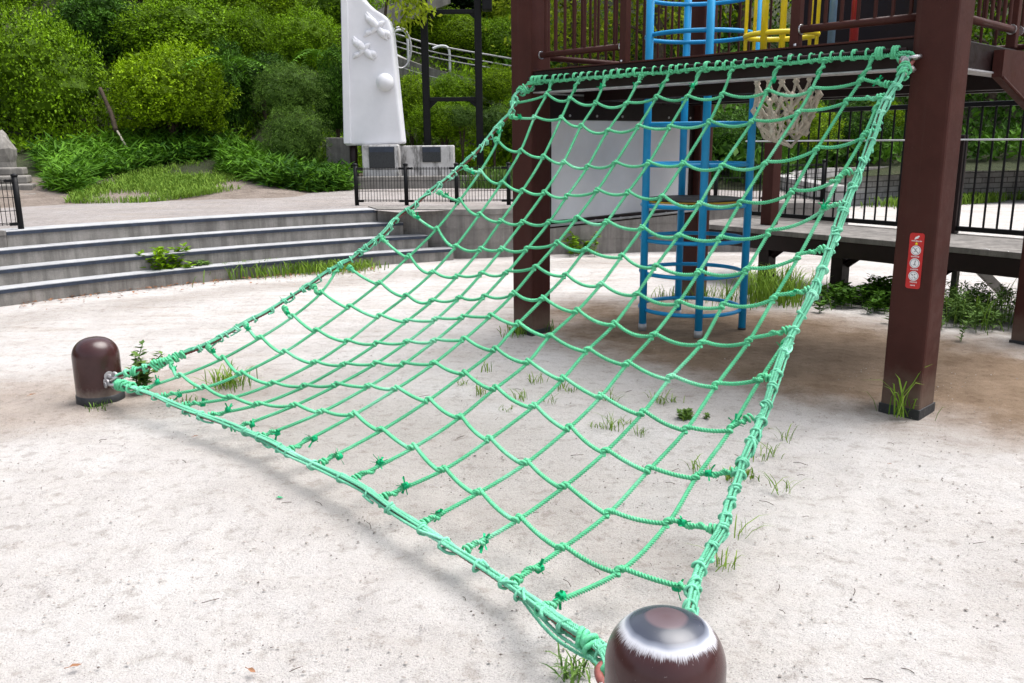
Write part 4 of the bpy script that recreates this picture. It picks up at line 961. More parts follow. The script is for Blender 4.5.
# ================================================================ THE GREEN NET
NODES={(1,1):(0.258,6.397,1.816),(2,1):(0.413,6.194,1.780),(3,1):(0.568,5.982,1.740),(4,1):(0.746,5.779,1.726),(5,1):(0.919,5.649,1.759),(6,1):(1.077,5.472,1.749),(7,1):(1.249,5.297,1.752),(8,1):(1.455,5.098,1.760),(9,1):(1.640,4.904,1.755),(10,1):(1.842,4.747,1.790),(1,2):(0.167,6.251,1.657),(2,2):(0.345,6.068,1.648),(3,2):(0.464,5.868,1.591),(4,2):(0.616,5.663,1.556),(5,2):(0.790,5.519,1.579),(6,2):(0.952,5.340,1.571),(7,2):(1.150,5.172,1.596),(8,2):(1.341,4.969,1.590),(9,2):(1.551,4.824,1.634),(10,2):(1.757,4.691,1.684),(0,3):(-0.092,6.237,1.496),(1,3):(0.067,6.009,1.434),(2,3):(0.214,5.817,1.398),(3,3):(0.336,5.643,1.362),(4,3):(0.475,5.470,1.341),(5,3):(0.630,5.348,1.364),(6,3):(0.805,5.171,1.366),(7,3):(0.974,4.998,1.366),(8,3):(1.145,4.804,1.353),(9,3):(1.336,4.647,1.371),(10,3):(1.564,4.538,1.442),(11,3):(1.762,4.443,1.505),(0,4):(-0.211,6.028,1.298),(1,4):(-0.062,5.805,1.233),(2,4):(0.071,5.616,1.190),(3,4):(0.205,5.477,1.184),(4,4):(0.336,5.320,1.168),(5,4):(0.510,5.211,1.208),(6,4):(0.669,5.042,1.205),(7,4):(0.833,4.851,1.192),(8,4):(0.998,4.639,1.164),(9,4):(1.175,4.494,1.178),(10,4):(1.403,4.383,1.238),(11,4):(1.608,4.310,1.310),(0,5):(-0.344,5.843,1.119),(1,5):(-0.204,5.609,1.044),(2,5):(-0.068,5.433,1.012),(3,5):(0.065,5.312,1.014),(4,5):(0.221,5.178,1.025),(5,5):(0.382,5.081,1.061),(6,5):(0.533,4.900,1.049),(7,5):(0.705,4.699,1.035),(8,5):(0.863,4.501,1.012),(9,5):(1.041,4.341,1.014),(10,5):(1.250,4.223,1.052),(11,5):(1.498,4.192,1.165),(0,6):(-0.487,5.660,0.949),(1,6):(-0.350,5.402,0.863),(2,6):(-0.189,5.259,0.861),(3,6):(-0.060,5.160,0.872),(4,6):(0.087,5.041,0.885),(5,6):(0.257,4.953,0.928),(6,6):(0.404,4.768,0.912),(7,6):(0.581,4.567,0.901),(8,6):(0.728,4.369,0.873),(9,6):(0.910,4.193,0.867),(10,6):(1.108,4.072,0.892),(11,6):(1.333,4.013,0.962),(0,7):(-0.656,5.493,0.792),(1,7):(-0.486,5.240,0.725),(2,7):(-0.330,5.095,0.719),(3,7):(-0.179,5.016,0.748),(4,7):(-0.033,4.911,0.766),(5,7):(0.132,4.835,0.808),(6,7):(0.287,4.638,0.791),(7,7):(0.456,4.427,0.773),(8,7):(0.615,4.234,0.754),(9,7):(0.788,4.055,0.741),(10,7):(0.969,3.926,0.750),(11,7):(1.180,3.853,0.796),(0,8):(-0.825,5.326,0.650),(1,8):(-0.636,5.105,0.607),(2,8):(-0.469,4.951,0.601),(3,8):(-0.306,4.869,0.630),(4,8):(-0.157,4.779,0.654),(5,8):(0.007,4.687,0.685),(6,8):(0.161,4.526,0.685),(7,8):(0.323,4.302,0.659),(8,8):(0.488,4.089,0.634),(9,8):(0.650,3.912,0.618),(10,8):(0.840,3.758,0.614),(11,8):(1.029,3.680,0.640),(-1,9):(-1.203,5.379,0.583),(0,9):(-0.993,5.175,0.530),(1,9):(-0.784,4.985,0.507),(2,9):(-0.608,4.836,0.505),(3,9):(-0.436,4.745,0.530),(4,9):(-0.276,4.662,0.559),(5,9):(-0.121,4.569,0.584),(6,9):(0.027,4.399,0.577),(7,9):(0.182,4.189,0.557),(8,9):(0.351,3.975,0.535),(9,9):(0.513,3.785,0.514),(10,9):(0.680,3.620,0.496),(11,9):(0.850,3.500,0.492),(12,9):(1.028,3.470,0.529),(-1,10):(-1.347,5.207,0.468),(0,10):(-1.165,5.018,0.419),(1,10):(-0.947,4.820,0.397),(2,10):(-0.763,4.706,0.408),(3,10):(-0.585,4.618,0.433),(4,10):(-0.424,4.532,0.458),(5,10):(-0.258,4.447,0.487),(6,10):(-0.093,4.246,0.477),(7,10):(0.070,4.042,0.462),(8,10):(0.226,3.826,0.437),(9,10):(0.380,3.627,0.411),(10,10):(0.537,3.455,0.388),(11,10):(0.692,3.306,0.367),(12,10):(0.857,3.255,0.382),(-1,11):(-1.512,5.053,0.370),(0,11):(-1.322,4.865,0.328),(1,11):(-1.108,4.675,0.309),(2,11):(-0.922,4.576,0.323),(3,11):(-0.740,4.492,0.347),(4,11):(-0.577,4.400,0.367),(5,11):(-0.412,4.310,0.391),(6,11):(-0.243,4.125,0.387),(7,11):(-0.088,3.912,0.370),(8,11):(0.089,3.690,0.351),(9,11):(0.231,3.475,0.320),(10,11):(0.366,3.279,0.287),(11,11):(0.515,3.126,0.266),(12,11):(0.682,3.047,0.266),(-1,12):(-1.695,4.910,0.284),(0,12):(-1.532,4.717,0.241),(1,12):(-1.312,4.545,0.230),(2,12):(-1.115,4.439,0.242),(3,12):(-0.929,4.372,0.266),(4,12):(-0.744,4.269,0.285),(5,12):(-0.587,4.168,0.300),(6,12):(-0.409,3.973,0.297),(7,12):(-0.245,3.753,0.283),(8,12):(-0.107,3.525,0.257),(9,12):(0.046,3.306,0.232),(10,12):(0.189,3.114,0.208),(11,12):(0.340,2.921,0.182),(12,12):(0.543,2.837,0.184),(-1,13):(-1.905,4.787,0.213),(0,13):(-1.721,4.627,0.188),(1,13):(-1.525,4.465,0.176),(2,13):(-1.337,4.330,0.177),(3,13):(-1.123,4.241,0.196),(4,13):(-0.955,4.109,0.202),(5,13):(-0.775,4.010,0.219),(6,13):(-0.612,3.799,0.211),(7,13):(-0.442,3.586,0.202),(8,13):(-0.295,3.362,0.184),(9,13):(-0.142,3.156,0.168),(10,13):(0.012,2.949,0.149),(11,13):(0.162,2.753,0.132),(12,13):(0.341,2.598,0.123)}
LEND={1:(0.024,6.554,1.772),2:(0.015,6.411,1.673),3:(-0.099,6.264,1.510),4:(-0.308,6.136,1.323),5:(-0.486,6.008,1.164),6:(-0.668,5.908,1.034),7:(-0.855,5.757,0.884),8:(-1.043,5.557,0.716),9:(-1.255,5.450,0.612),10:(-1.407,5.293,0.501),11:(-1.626,5.195,0.420),12:(-1.805,5.026,0.319),13:(-2.011,4.944,0.261)}
REND={1:(1.939,4.621,1.766),2:(1.893,4.583,1.703),3:(1.806,4.435,1.528),4:(1.654,4.310,1.339),5:(1.584,4.165,1.195),6:(1.437,3.997,1.002),7:(1.330,3.826,0.842),8:(1.192,3.669,0.692),9:(1.063,3.462,0.535),10:(0.937,3.280,0.422),11:(0.821,3.016,0.300),12:(0.683,2.752,0.198),13:(0.555,2.465,0.135)}
BEND={-1:(-2.092,4.689,0.159),0:(-1.925,4.588,0.152),1:(-1.748,4.448,0.142),2:(-1.566,4.287,0.135),3:(-1.375,4.088,0.130),4:(-1.202,3.949,0.135),5:(-1.017,3.761,0.136),6:(-0.836,3.577,0.137),7:(-0.660,3.392,0.135),8:(-0.514,3.216,0.129),9:(-0.334,2.993,0.119),10:(-0.164,2.794,0.111),11:(0.002,2.576,0.104),12:(0.086,1.214,0.780)}
TEND={1:(0.306,6.504,1.914),2:(0.486,6.317,1.920),3:(0.659,6.138,1.916),4:(0.865,5.924,1.909),5:(1.025,5.758,1.923),6:(1.188,5.588,1.924),7:(1.338,5.433,1.919),8:(1.553,5.210,1.919),9:(1.744,5.012,1.919),10:(1.934,4.815,1.918)}
LCAB=[(0.047,6.612,1.824),(0.016,6.461,1.706),(-0.064,6.402,1.622),(-0.229,6.247,1.433),(-0.412,6.125,1.269),(-0.548,6.056,1.172),(-0.666,5.963,1.070),(-0.751,5.917,1.014),(-0.858,5.776,0.895),(-0.974,5.692,0.813),(-1.044,5.625,0.757),(-1.118,5.594,0.722),(-1.195,5.551,0.681),(-1.292,5.465,0.614),(-1.382,5.398,0.562),(-1.523,5.279,0.477),(-1.610,5.226,0.439),(-1.716,5.141,0.383),(-1.819,5.053,0.330),(-2.016,4.959,0.266),(-2.098,4.921,0.241),(-2.270,4.877,0.202)]
RCAB=[(2.033,4.644,1.857),(1.979,4.588,1.771),(1.928,4.560,1.711),(1.878,4.517,1.641),(1.804,4.417,1.514),(1.713,4.305,1.372),(1.610,4.183,1.221),(1.539,4.083,1.112),(1.465,3.973,1.000),(1.325,3.780,0.812),(1.225,3.666,0.703),(1.158,3.574,0.626),(1.084,3.449,0.534),(0.998,3.293,0.432),(0.943,3.195,0.393),(0.864,3.066,0.328),(0.822,2.976,0.288),(0.761,2.851,0.239),(0.710,2.734,0.200),(0.666,2.670,0.179),(0.639,2.622,0.168),(0.597,2.553,0.153),(0.563,2.473,0.137),(0.542,2.399,0.124),(0.539,2.235,0.136)]
BCAB=[(-2.295,4.791,0.166),(-2.174,4.736,0.163),(-1.980,4.602,0.148),(-1.825,4.468,0.136),(-1.658,4.328,0.130),(-1.410,4.120,0.130),(-1.146,3.865,0.132),(-0.984,3.680,0.131),(-0.786,3.479,0.131),(-0.620,3.305,0.129),(-0.464,3.101,0.120),(-0.317,2.924,0.113),(-0.127,2.688,0.105),(0.016,2.497,0.102),(0.133,2.194,0.175),(0.232,2.039,0.179)]

net = thing('climbing_net', P(1.5, 1.6, 0), 'large green rope climbing net slung from the tower beam down to two brown bollards', 'climbing net')
V3 = lambda t: np.array(t, float)
nodes = {k: V3(v) for k, v in NODES.items()}
LENDp = {k: V3(v) for k, v in LEND.items()}; RENDp = {k: V3(v) for k, v in REND.items()}
BENDp = {k: V3(v) for k, v in BEND.items()}; TENDp = {k: V3(v) for k, v in TEND.items()}
lcab = [V3(v) for v in LCAB]; rcab = [V3(v) for v in RCAB]; bcab = [V3(v) for v in BCAB]
# anchors
la1 = eye(bl, LB, .165, dirang(LB, lcab[-1])); la2 = eye(bl, LB, .135, dirang(LB, bcab[3]))
ra1 = eye(br_, RB, .19, dirang(RB, rcab[-2])); ra2 = eye(br_, RB, .17, dirang(RB, bcab[-2]))
lcab = lcab[:-1]+[lcab[-1]*.5+(la1*.6+lcab[-1]*.4)*.5, la1]
bcab = [la2]+bcab[1:]
bcab = bcab[:-1]+[bcab[-1], ra2]
rcab = rcab[:-2]+[rcab[-2]*.6+ra1*.4, ra1]
tl = P(.035, .035, 1.905); tr = P(2.765, .035, 1.90)
lcab = [tl]+lcab; rcab = [tr]+rcab
bcab_n = bcab
# the bottom corner of the last vertical strand lies outside the fitted sheet: put it on the cable
def nearest(cab, q):
    c = catmull(cab, 10); return c[np.linalg.norm(c-q, axis=1).argmin()]
BENDp[12] = nearest(bcab, np.array(nodes[(12, 13)])+(-.08, -.22, -.02))
for k in (-1, 12): BENDp[k] = nearest(bcab, BENDp[k])
RENDp[13] = nearest(rcab, RENDp[13])

RR = .0099
rnd = random.Random(21)
jv = lambda s: np.array([rnd.gauss(0, s), rnd.gauss(0, s), rnd.gauss(0, s)])
tuft_list = []
def doubled(mb, path, L, R=RR, turns=1.3, at_end=True):
    """spliced tail: a second rope wound close round the last stretch of a strand"""
    p = resample(path if at_end else path[::-1], .012)[::-1]; m = max(6, int(L/.012)); p = p[:m]
    q, t, u, w = mb.frames(p); a = np.linspace(0, turns*6.283, m)+rnd.random()*6
    off = (R*1.2)*(np.cos(a)[:, None]*u+np.sin(a)[:, None]*w)
    mb.rope(p+off, R*.82, .03, 6, taper=True)
    return p[-1]+off[-1]
def coil(mb, c, axis, R, r, turns=2.5, pitch=.016):
    axis = axis/np.linalg.norm(axis); k = np.cross(axis, (0, 0, 1.0)); k /= np.linalg.norm(k)+1e-9; w = np.cross(axis, k)
    a = np.linspace(0, turns*6.283, int(turns*14))+rnd.random()*6
    p = c+axis*np.linspace(-.5, .5, len(a))[:, None]*turns*pitch+R*(np.cos(a)[:, None]*k+np.sin(a)[:, None]*w)
    mb.tube(p, r, 6)

# strands that run from the beam down to the bollard cable
def vpath(v):
    hs = [h for h in range(1, 14) if (v, h) in nodes]
    p = [nodes[(v, h)]-ez*.006 for h in hs]
    if v == -1: st = nearest(lcab, P(-.02, 1.72, .72))
    elif v == 0: st = nearest(lcab, np.array(lcab[3]))
    elif v == 11: st = RENDp[2]
    elif v == 12: st = nearest(rcab, np.array(RENDp[8]))
    else: st = TENDp[v]
    return [st]+p+[BENDp[v]]
for v in range(-1, 13):
    p = catmull(vpath(v), 8); p = p+np.array([[math.sin(i*.35+v)*.0016]*3 for i in range(len(p))])
    mb = MB(); mb.rope(p, RR)
    coil(mb, p[-1], p[-1]-p[-6], RR+.005, .005, 2.0); coil(mb, p[0], p[0]-p[5], RR+.005, .005, 1.6)
    e = doubled(mb, p, rnd.uniform(.09, .15)); tuft_list.append((e, p[-1]-p[-5], 1))
    e = doubled(mb, p, rnd.uniform(.10, .17), at_end=False)
    if rnd.random() < .7: tuft_list.append((e, p[0]-p[4], .7))
    mb.build('down_rope', 'rope', net)
# strands that cross from side to side, hitched on at every crossing
for h in range(1, 14):
    vs = sorted(v for v in range(-1, 13) if (v, h) in nodes)
    def updir(v):
        a = nodes.get((v, h-1)); b = nodes.get((v, h+1)); c = nodes[(v, h)]
        d = (a if a is not None else c)-(b if b is not None else c); return d/np.linalg.norm(d)
    # each crossing rope lies along the strand for a finger's width before it leaves it again
    pts = [LENDp[h]]; slide = []
    for v in vs: pts += [nodes[(v, h)]+ez*.005-updir(v)*rnd.uniform(.010, .018), nodes[(v, h)]+ez*.009+updir(v)*rnd.uniform(.008, .014)]
    pts.append(RENDp[h])
    full = []; mb = MB()
    for i in range(len(pts)-1):
        a, b = pts[i], pts[i+1]; L = np.linalg.norm(b-a); inner = 0 < i < len(pts)-2 and i % 2 == 0
        sag = L*((rnd.uniform(.06, .13) if h < 9 else rnd.uniform(.025, .07)) if inner else (.03 if i % 2 == 0 else 0))
        sk_ = rnd.uniform(-.12, .12)
        nk = 8 if i % 2 == 0 else 2
        for k in range(nk):
            t = k/nk; s = 4*t*(1-t)*(1+sk_*(t-.5)*2); full.append(a+(b-a)*t-ez*sag*s*.9)
    full.append(pts[-1]); full = np.array(full)
    mb.rope(full, RR)
    for v in vs:
        c = nodes[(v, h)]; nb_ = [nodes[(v, k)] for k in (h-1, h+1) if (v, k) in nodes]
        ax = (nb_[-1]-nb_[0]) if len(nb_) == 2 else (nb_[0]-c)
        coil(mb, c+ez*.001, ax, .0122, .0060, 1.15, .026)
    e = doubled(mb, full, rnd.uniform(.07, .13)); 
    if rnd.random() < .75: tuft_list.append((e, full[-1]-full[-4], .9))
    e = doubled(mb, full, rnd.uniform(.07, .13), at_end=False)
    if rnd.random() < .85: tuft_list.append((e, full[0]-full[3], .8))
    coil(mb, full[0], full[0]-full[3], RR+.005, .0055, 2.0); coil(mb, full[-1], full[-1]-full[-4], RR+.005, .0055, 2.0)
    mb.build('cross_rope', 'rope', net)
# frayed ends
for c, d, s in tuft_list:
    mb = MB(); n = rnd.randint(8, 14); d = d/np.linalg.norm(d)
    for k in range(n):
        dr = np.array([rnd.gauss(0, 1), rnd.gauss(0, 1), rnd.gauss(.5, .9)]); dr = dr/np.linalg.norm(dr)+d*.2; L = rnd.uniform(.018, .046)*s
        w = np.cross(dr, (0.3, .5, .8)); w = w/np.linalg.norm(w)*.0055*s
        mb.add([c-w*.6, c+w*.6, c+dr*L+w, c+dr*L-w], [(0, 1, 2, 3)])
    mb.tube([c-d*.012, c+d*.012], .0125*s+.002, 7)
    mb.build('frayed_end', 'tuft', net)

# edge cables: rusty wire rope with green cords lashed alongside
def hitch(b, c, t, u, w, rn, R, r, n):
    """an untidy half hitch: a slanted coil, never quite round"""
    ax = t+(u*rn.gauss(0, 1)+w*rn.gauss(0, 1))*.30; ax /= np.linalg.norm(ax)
    k = np.cross(ax, ez); k /= np.linalg.norm(k)+1e-9; q = np.cross(ax, k)
    a = np.linspace(0, n*6.283, int(n*13)+3)+rn.random()*6.28
    rr = R*(1+.16*np.sin(a*1.7+rn.random()*6)+.08*np.sin(a*3.1)); L = n*r*2.1
    p = c+ax*(np.linspace(-.5, .5, len(a))*L)[:, None]+rr[:, None]*(np.cos(a)[:, None]*k+np.sin(a)[:, None]*q)
    b.tube(p, r, 6)
def edge(cab, ncord, seed, spread, gap, fuzz=.3):
    rn = random.Random(seed); p = resample(catmull(cab, 10), .02)
    mb = MB(); mb.rope(p, .0100, .05, 5); core = mb.build('edge_cable', 'wire', net)
    q, t, u, w = MB().frames(p); m = len(p); s = np.arange(m)*.02
    # u is level and w points across it; keep most cords on top and on the outside
    for k in range(ncord):
        ph = 6.283*k/ncord+rn.random()*.6; f1, f2, f3 = rn.uniform(1.0, 2.2), rn.uniform(4, 8), rn.uniform(9, 15)
        a = ph+.7*np.sin(s*f1+rn.random()*6)+.25*np.sin(s*f2+rn.random()*6)
        if k < 3: a = np.where(w[:, 2] > 0, math.pi/2, -math.pi/2)+(k-1)*.75+.28*np.sin(s*f1+rn.random()*6)
        R = (.0150+.0035*np.sin(s*f2+rn.random()*6)+.002*np.sin(s*f3))*spread
        off = R[:, None]*(np.cos(a)[:, None]*u+np.sin(a)[:, None]*w)
        b = MB(); b.rope(p+off, rn.uniform(.0056, .0072), .024, 4); b.build('cord', 'cord', core)
    d = rn.uniform(.02, .05)
    while d < s[-1]-.02:
        b = MB(); i = int(d/.02); hitch(b, p[i], t[i], u[i], w[i], rn, .0205*spread, rn.uniform(.0048, .0064), rn.choice([1.1, 1.2, 1.3, 1.9, 2.2]))
        if rn.random() < fuzz:
            e = p[i]+(rn.uniform(-1, 1)*u[i]+rn.uniform(-1, 1)*w[i])*.024
            for z in range(4):
                dr = jv(1.0); dr /= np.linalg.norm(dr); wv = np.cross(dr, (0, .6, .8))*.0032; L = rn.uniform(.010, .028)
                b.add([e-wv, e+wv, e+dr*L+wv*.5, e+dr*L-wv*.5], [(0, 1, 2, 3)])
        for rep in range(2):
            if rn.random() < .35:
                k = min(m-1, i+int(rn.uniform(2, 1+gap/.02))); th1, th2 = rn.uniform(0, 6.28), 0; th2 = th1+rn.uniform(.6, 2.4)*rn.choice((-1, 1))
                ths = np.linspace(th1, th2, 7); pp = [p[i]+(p[k]-p[i])*x+.0235*spread*(math.cos(y)*u[i]+math.sin(y)*w[i]) for x, y in zip(np.linspace(0, 1, 7), ths)]
                b.tube(pp, rn.uniform(.0045, .006), 6)
        b.build('lashing', 'cord', core); d += rn.uniform(.55, 1.5)*gap
    return p, t
pl_, tl_ = edge(lcab, 4, 5, .90, .085, .35); pr_, tr_ = edge(rcab, 6, 6, 1.0, .085, .5); pb_, tb_ = edge(bcab, 6, 7, .92, .15, .4)
def whip(p, t, i0, i1, R, skip=2):
    mb = MB(); i = i0; q, tt, u, w = mb.frames(p)
    while i < i1: hitch(mb, p[i], t[i], u[i], w[i], rnd, R*rnd.uniform(.85, 1.15), rnd.uniform(.006, .0085), rnd.choice([1.3, 1.8, 2.2])); i += rnd.choice((2, skip, skip))
    mb.build('whipping', 'rope', net)
whip(pl_, tl_, 1, 7, .027); whip(pr_, tr_, 5, 9, .026); whip(pl_, tl_, len(pl_)-22, len(pl_)-5, .022, 3); whip(pb_, tb_, 4, 16, .024, 3); whip(pr_, tr_, len(pr_)-13, len(pr_)-6, .026); whip(pb_, tb_, len(pb_)-12, len(pb_)-3, .024, 6)
mb = MB(); i = len(pr_)-18; mb.tube([pr_[i], pr_[i+3]], [.019, .021], 10); mb.build('ferrule', 'steel', net)
mb = MB(); i = 5; mb.tube([pr_[i], pr_[i+2]], [.019, .019], 10); mb.build('ferrule', 'steel', net)
# slack green cords gathered along the bottom cable towards the near bollard
mb = MB(); q, tt, u, w = mb.frames(pb_); m = len(pb_)
for k in range(5):
    i0 = m-rnd.randint(26, 44); idx = np.linspace(i0, m-4, 9).astype(int); o = np.linspace(0, 1, 9)
    pp = [pb_[i]+u[i]*.012*(k-2)*x+ez*(-.035*(k % 3)*math.sin(x*2.6)+.012) for i, x in zip(idx, o)]; mb.rope(catmull(pp, 5), .0064, .024, 4)
mb.build('slack_cord', 'cord', net)
# top rope hitched along a bar on the beam
mb = MB(); mb.tube([P(.0, .03, 1.952), P(2.76, .03, 1.945)], .011, 8); tbar = mb.build('top_bar', 'darkbrown', net)
for a in np.linspace(.15, 2.6, 6):
    mb = MB(); mb.box(P(a, .004, 1.948), (.03, .05, .02), AX); mb.build('bar_bracket', 'darkbrown', tbar)
tp = [P(a, .040+.006*math.sin(a*9), 1.924+.004*math.sin(a*14)) for a in np.linspace(.05, 2.74, 60)]
mb = MB(); mb.rope(tp, .0115, .036)
a = .12
while a < 2.74:
    coil(mb, P(a, .036, 1.937), e1, .0255, .0064, rnd.choice([1.1, 1.2, 1.2, 1.9]), .012); a += rnd.uniform(.055, .085)
for a in (.05, .09, .13, 1.55, 2.62, 2.70): coil(mb, P(a, .036, 1.935), e1, .028, .0075, 2.0, .013)
mb.build('top_rope', 'rope', net)
# loop from the top rope round the shackle at each upper corner
mb = MB(); mb.rope(catmull([P(.12, .05, 1.925), P(.03, .08, 1.905), P(.01, .09, 1.87), P(.03, .07, 1.85), P(.06, .05, 1.90)], 6), .011, .05); mb.rope(catmull([P(2.68, .05, 1.925), P(2.77, .06, 1.91), P(2.80, .05, 1.88), P(2.765, .075, 1.865), P(2.72, .055, 1.91)], 6), .010, .05); mb.rope(catmull([P(2.70, .05, 1.93), P(2.79, .05, 1.925), P(2.81, .05, 1.89)], 6), .010, .05)
mb.build('corner_loop', 'rope', net)
def shackle(c, d, s=1.0):
    d = d/np.linalg.norm(d); k = np.cross(d, ez); k /= np.linalg.norm(k)
    mb = MB(); r = .026*s
    pts = [c-d*.03*s+k*r]+[c+d*r*math.sin(t)*1.1+k*r*math.cos(t) for t in np.linspace(0, math.pi, 12)]+[c-d*.03*s-k*r]
    mb.tube(pts, .0085*s, 8); sh = mb.build('shackle', 'steel', net)
    mb = MB(); mb.tube([c-d*.03*s+k*(r+.016*s), c-d*.03*s-k*(r+.016*s)], .009*s, 8); mb.tube([c-d*.03*s+k*(r+.016*s), c-d*.03*s+k*(r+.008*s)], .016*s, 6); mb.build('shackle_pin', 'dullsteel', sh)
shackle(P(2.80, .035, 1.90), e1+.2*ez, 1.15); shackle(P(2.785, .05, 1.86), -e2*.4-ez*.6+e1*.6, 1.2); shackle(P(-.015, .05, 1.885), -e1, 1.15)
for q, c in ((la1, lcab[-2]), (la2, bcab[1]), (ra1, rcab[-2]), (ra2, bcab[-2])): shackle(q, np.array(c)-q, 1.2)
# red thimbles
def thimble(c, d, s=1.0):
    d = d/np.linalg.norm(d); k = np.cross(d, ez); k /= np.linalg.norm(k); mb = MB()
    mb.tube([c+d*.05*s*(math.cos(t))+k*.028*s*math.sin(t)*(1-.25*math.cos(t)) for t in np.linspace(0, 6.283, 24)[:-1]], .011*s, 8, closed=True); mb.build('thimble', 'wire', net)
thimble(pr_[2], tr_[2]); thimble(pl_[1]+e1*-.03, -e1); thimble(pr_[-3], tr_[-3], 1.1); thimble(pb_[-3], tb_[-3], 1.1)
# ================================================================ VEGETATION
def shrub_mesh(name, mat, seed, n=14000, leaf=(.052, .030), squash=1.0, spiky=0.0, core=.70, lump=.09):
    r = np.random.default_rng(seed); mb = MB()
    d = r.normal(size=(n, 3)); d /= np.linalg.norm(d, axis=1)[:, None]
    d = d[d[:, 2] > -.75]
    ks = r.normal(size=(14, 3))*2.6; ph = r.uniform(0, 6.28, 14)
    lum = lambda q: sum(np.sin(q@k+p) for k, p in zip(ks, ph))/14*lump*4
    k2 = r.normal(size=(40, 3))*11; p2 = r.uniform(0, 6.28, 40); fine = sum(np.sin(d@k+p) for k, p in zip(k2, p2))/40
    rad = 1+lum(d)+fine*1.05-np.abs(r.normal(0, .09, len(d)))+r.normal(.03, .02, len(d)); rad = np.maximum(rad, .66)
    c = d*rad[:, None]
    up = r.normal(size=d.shape)*.75+d*1.0+np.array([0, 0, .35])
    tan = np.cross(r.normal(size=d.shape), up)+d*.3+np.array([0, 0, .25])
    vr = np.clip(.44+.30*r.normal(size=len(d))+lum(d*1.7+3)*1.3, 0, 1)
    sz = r.uniform(.7, 1.35, len(d))
    mb.leaves(c, tan, up, leaf[0]*sz, leaf[1]*sz, vr)
    if spiky:
        m = int(220*spiky); e = r.normal(size=(m, 3)); e /= np.linalg.norm(e, axis=1)[:, None]; e[:, 2] = abs(e[:, 2])*.8+.3; e /= np.linalg.norm(e, axis=1)[:, None]
        for q in e:
            b = q*(.95+float(lum(q))); k = 5
            bb = np.repeat(b[None], k, 0)+r.normal(0, .02, (k, 3))
            mb.leaves(bb+np.linspace(0, .10, k)[:, None]*np.array([0, 0, 1]), q*.4+r.normal(size=(k, 3))*.5+np.array([0, 0, .8]), r.normal(size=(k, 3)), np.full(k, leaf[0]*1.6), np.full(k, leaf[1]*.7), r.uniform(.6, 1, k))
    # the twiggy leaf mass inside
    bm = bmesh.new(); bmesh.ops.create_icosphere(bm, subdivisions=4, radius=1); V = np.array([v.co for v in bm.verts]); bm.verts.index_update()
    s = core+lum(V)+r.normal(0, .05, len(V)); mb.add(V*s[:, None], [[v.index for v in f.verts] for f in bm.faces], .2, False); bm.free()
    v = np.array(mb.v); v[:, 2] *= squash; mb.v = v.tolist()
    o = mb.build(name, mat, link=False); return o.data
def stem_mesh():
    mb = MB()
    for k in range(4):
        a = k*1.6; mb.tube(catmull([(0, 0, -1.3), (.08*math.cos(a), .08*math.sin(a), -.6), (.35*math.cos(a), .35*math.sin(a), .1)], 4), np.linspace(.05, .02, 9), 6)
    return mb.build('stem', 'bark', link=False).data
STEM = stem_mesh()
KIND = {}
for k, mats, kw in (('azalea', 'leaf_mid', dict(seed=1, spiky=.6)), ('golden', 'leaf_yel', dict(seed=2, spiky=1.0, leaf=(.062, .032))), ('dark', 'leaf_dark', dict(seed=3, leaf=(.066, .038), lump=.12)),
                    ('conifer', 'leaf_grey', dict(seed=4, n=15000, leaf=(.05, .020), lump=.10)), ('ever', 'leaf_black', dict(seed=5, leaf=(.10, .055), lump=.16)), ('bright', 'leaf_bright', dict(seed=6, n=4200, leaf=(.12, .065), lump=.2, core=.55))):
    KIND[k] = shrub_mesh('foliage', mats, **kw)
def shrub(kind, px, py, hw, hh, Y, label, dz=0, name='shrub', cat='shrub', group=None):
    c = at(px, py, Y); s = Y/cam_scale(px); rx, rz = hw*s*.92, hh*s*.95
    o = thing(name, c, label, cat, group); o.rotation_euler = (0, 0, rnd.uniform(0, 6.28))
    f = bpy.data.objects.new('foliage', KIND[kind]); COL.objects.link(f); f.parent = o; f.scale = (rx, rx, rz)
    zb = c[2]-hill_z(c[0], c[1])
    g = bpy.data.objects.new('stem', STEM); COL.objects.link(g); g.parent = o; g.scale = (rx, rx, max(rz, zb)/1.25)
    return o
def cam_scale(px): return FPX/ math.cos(_th)
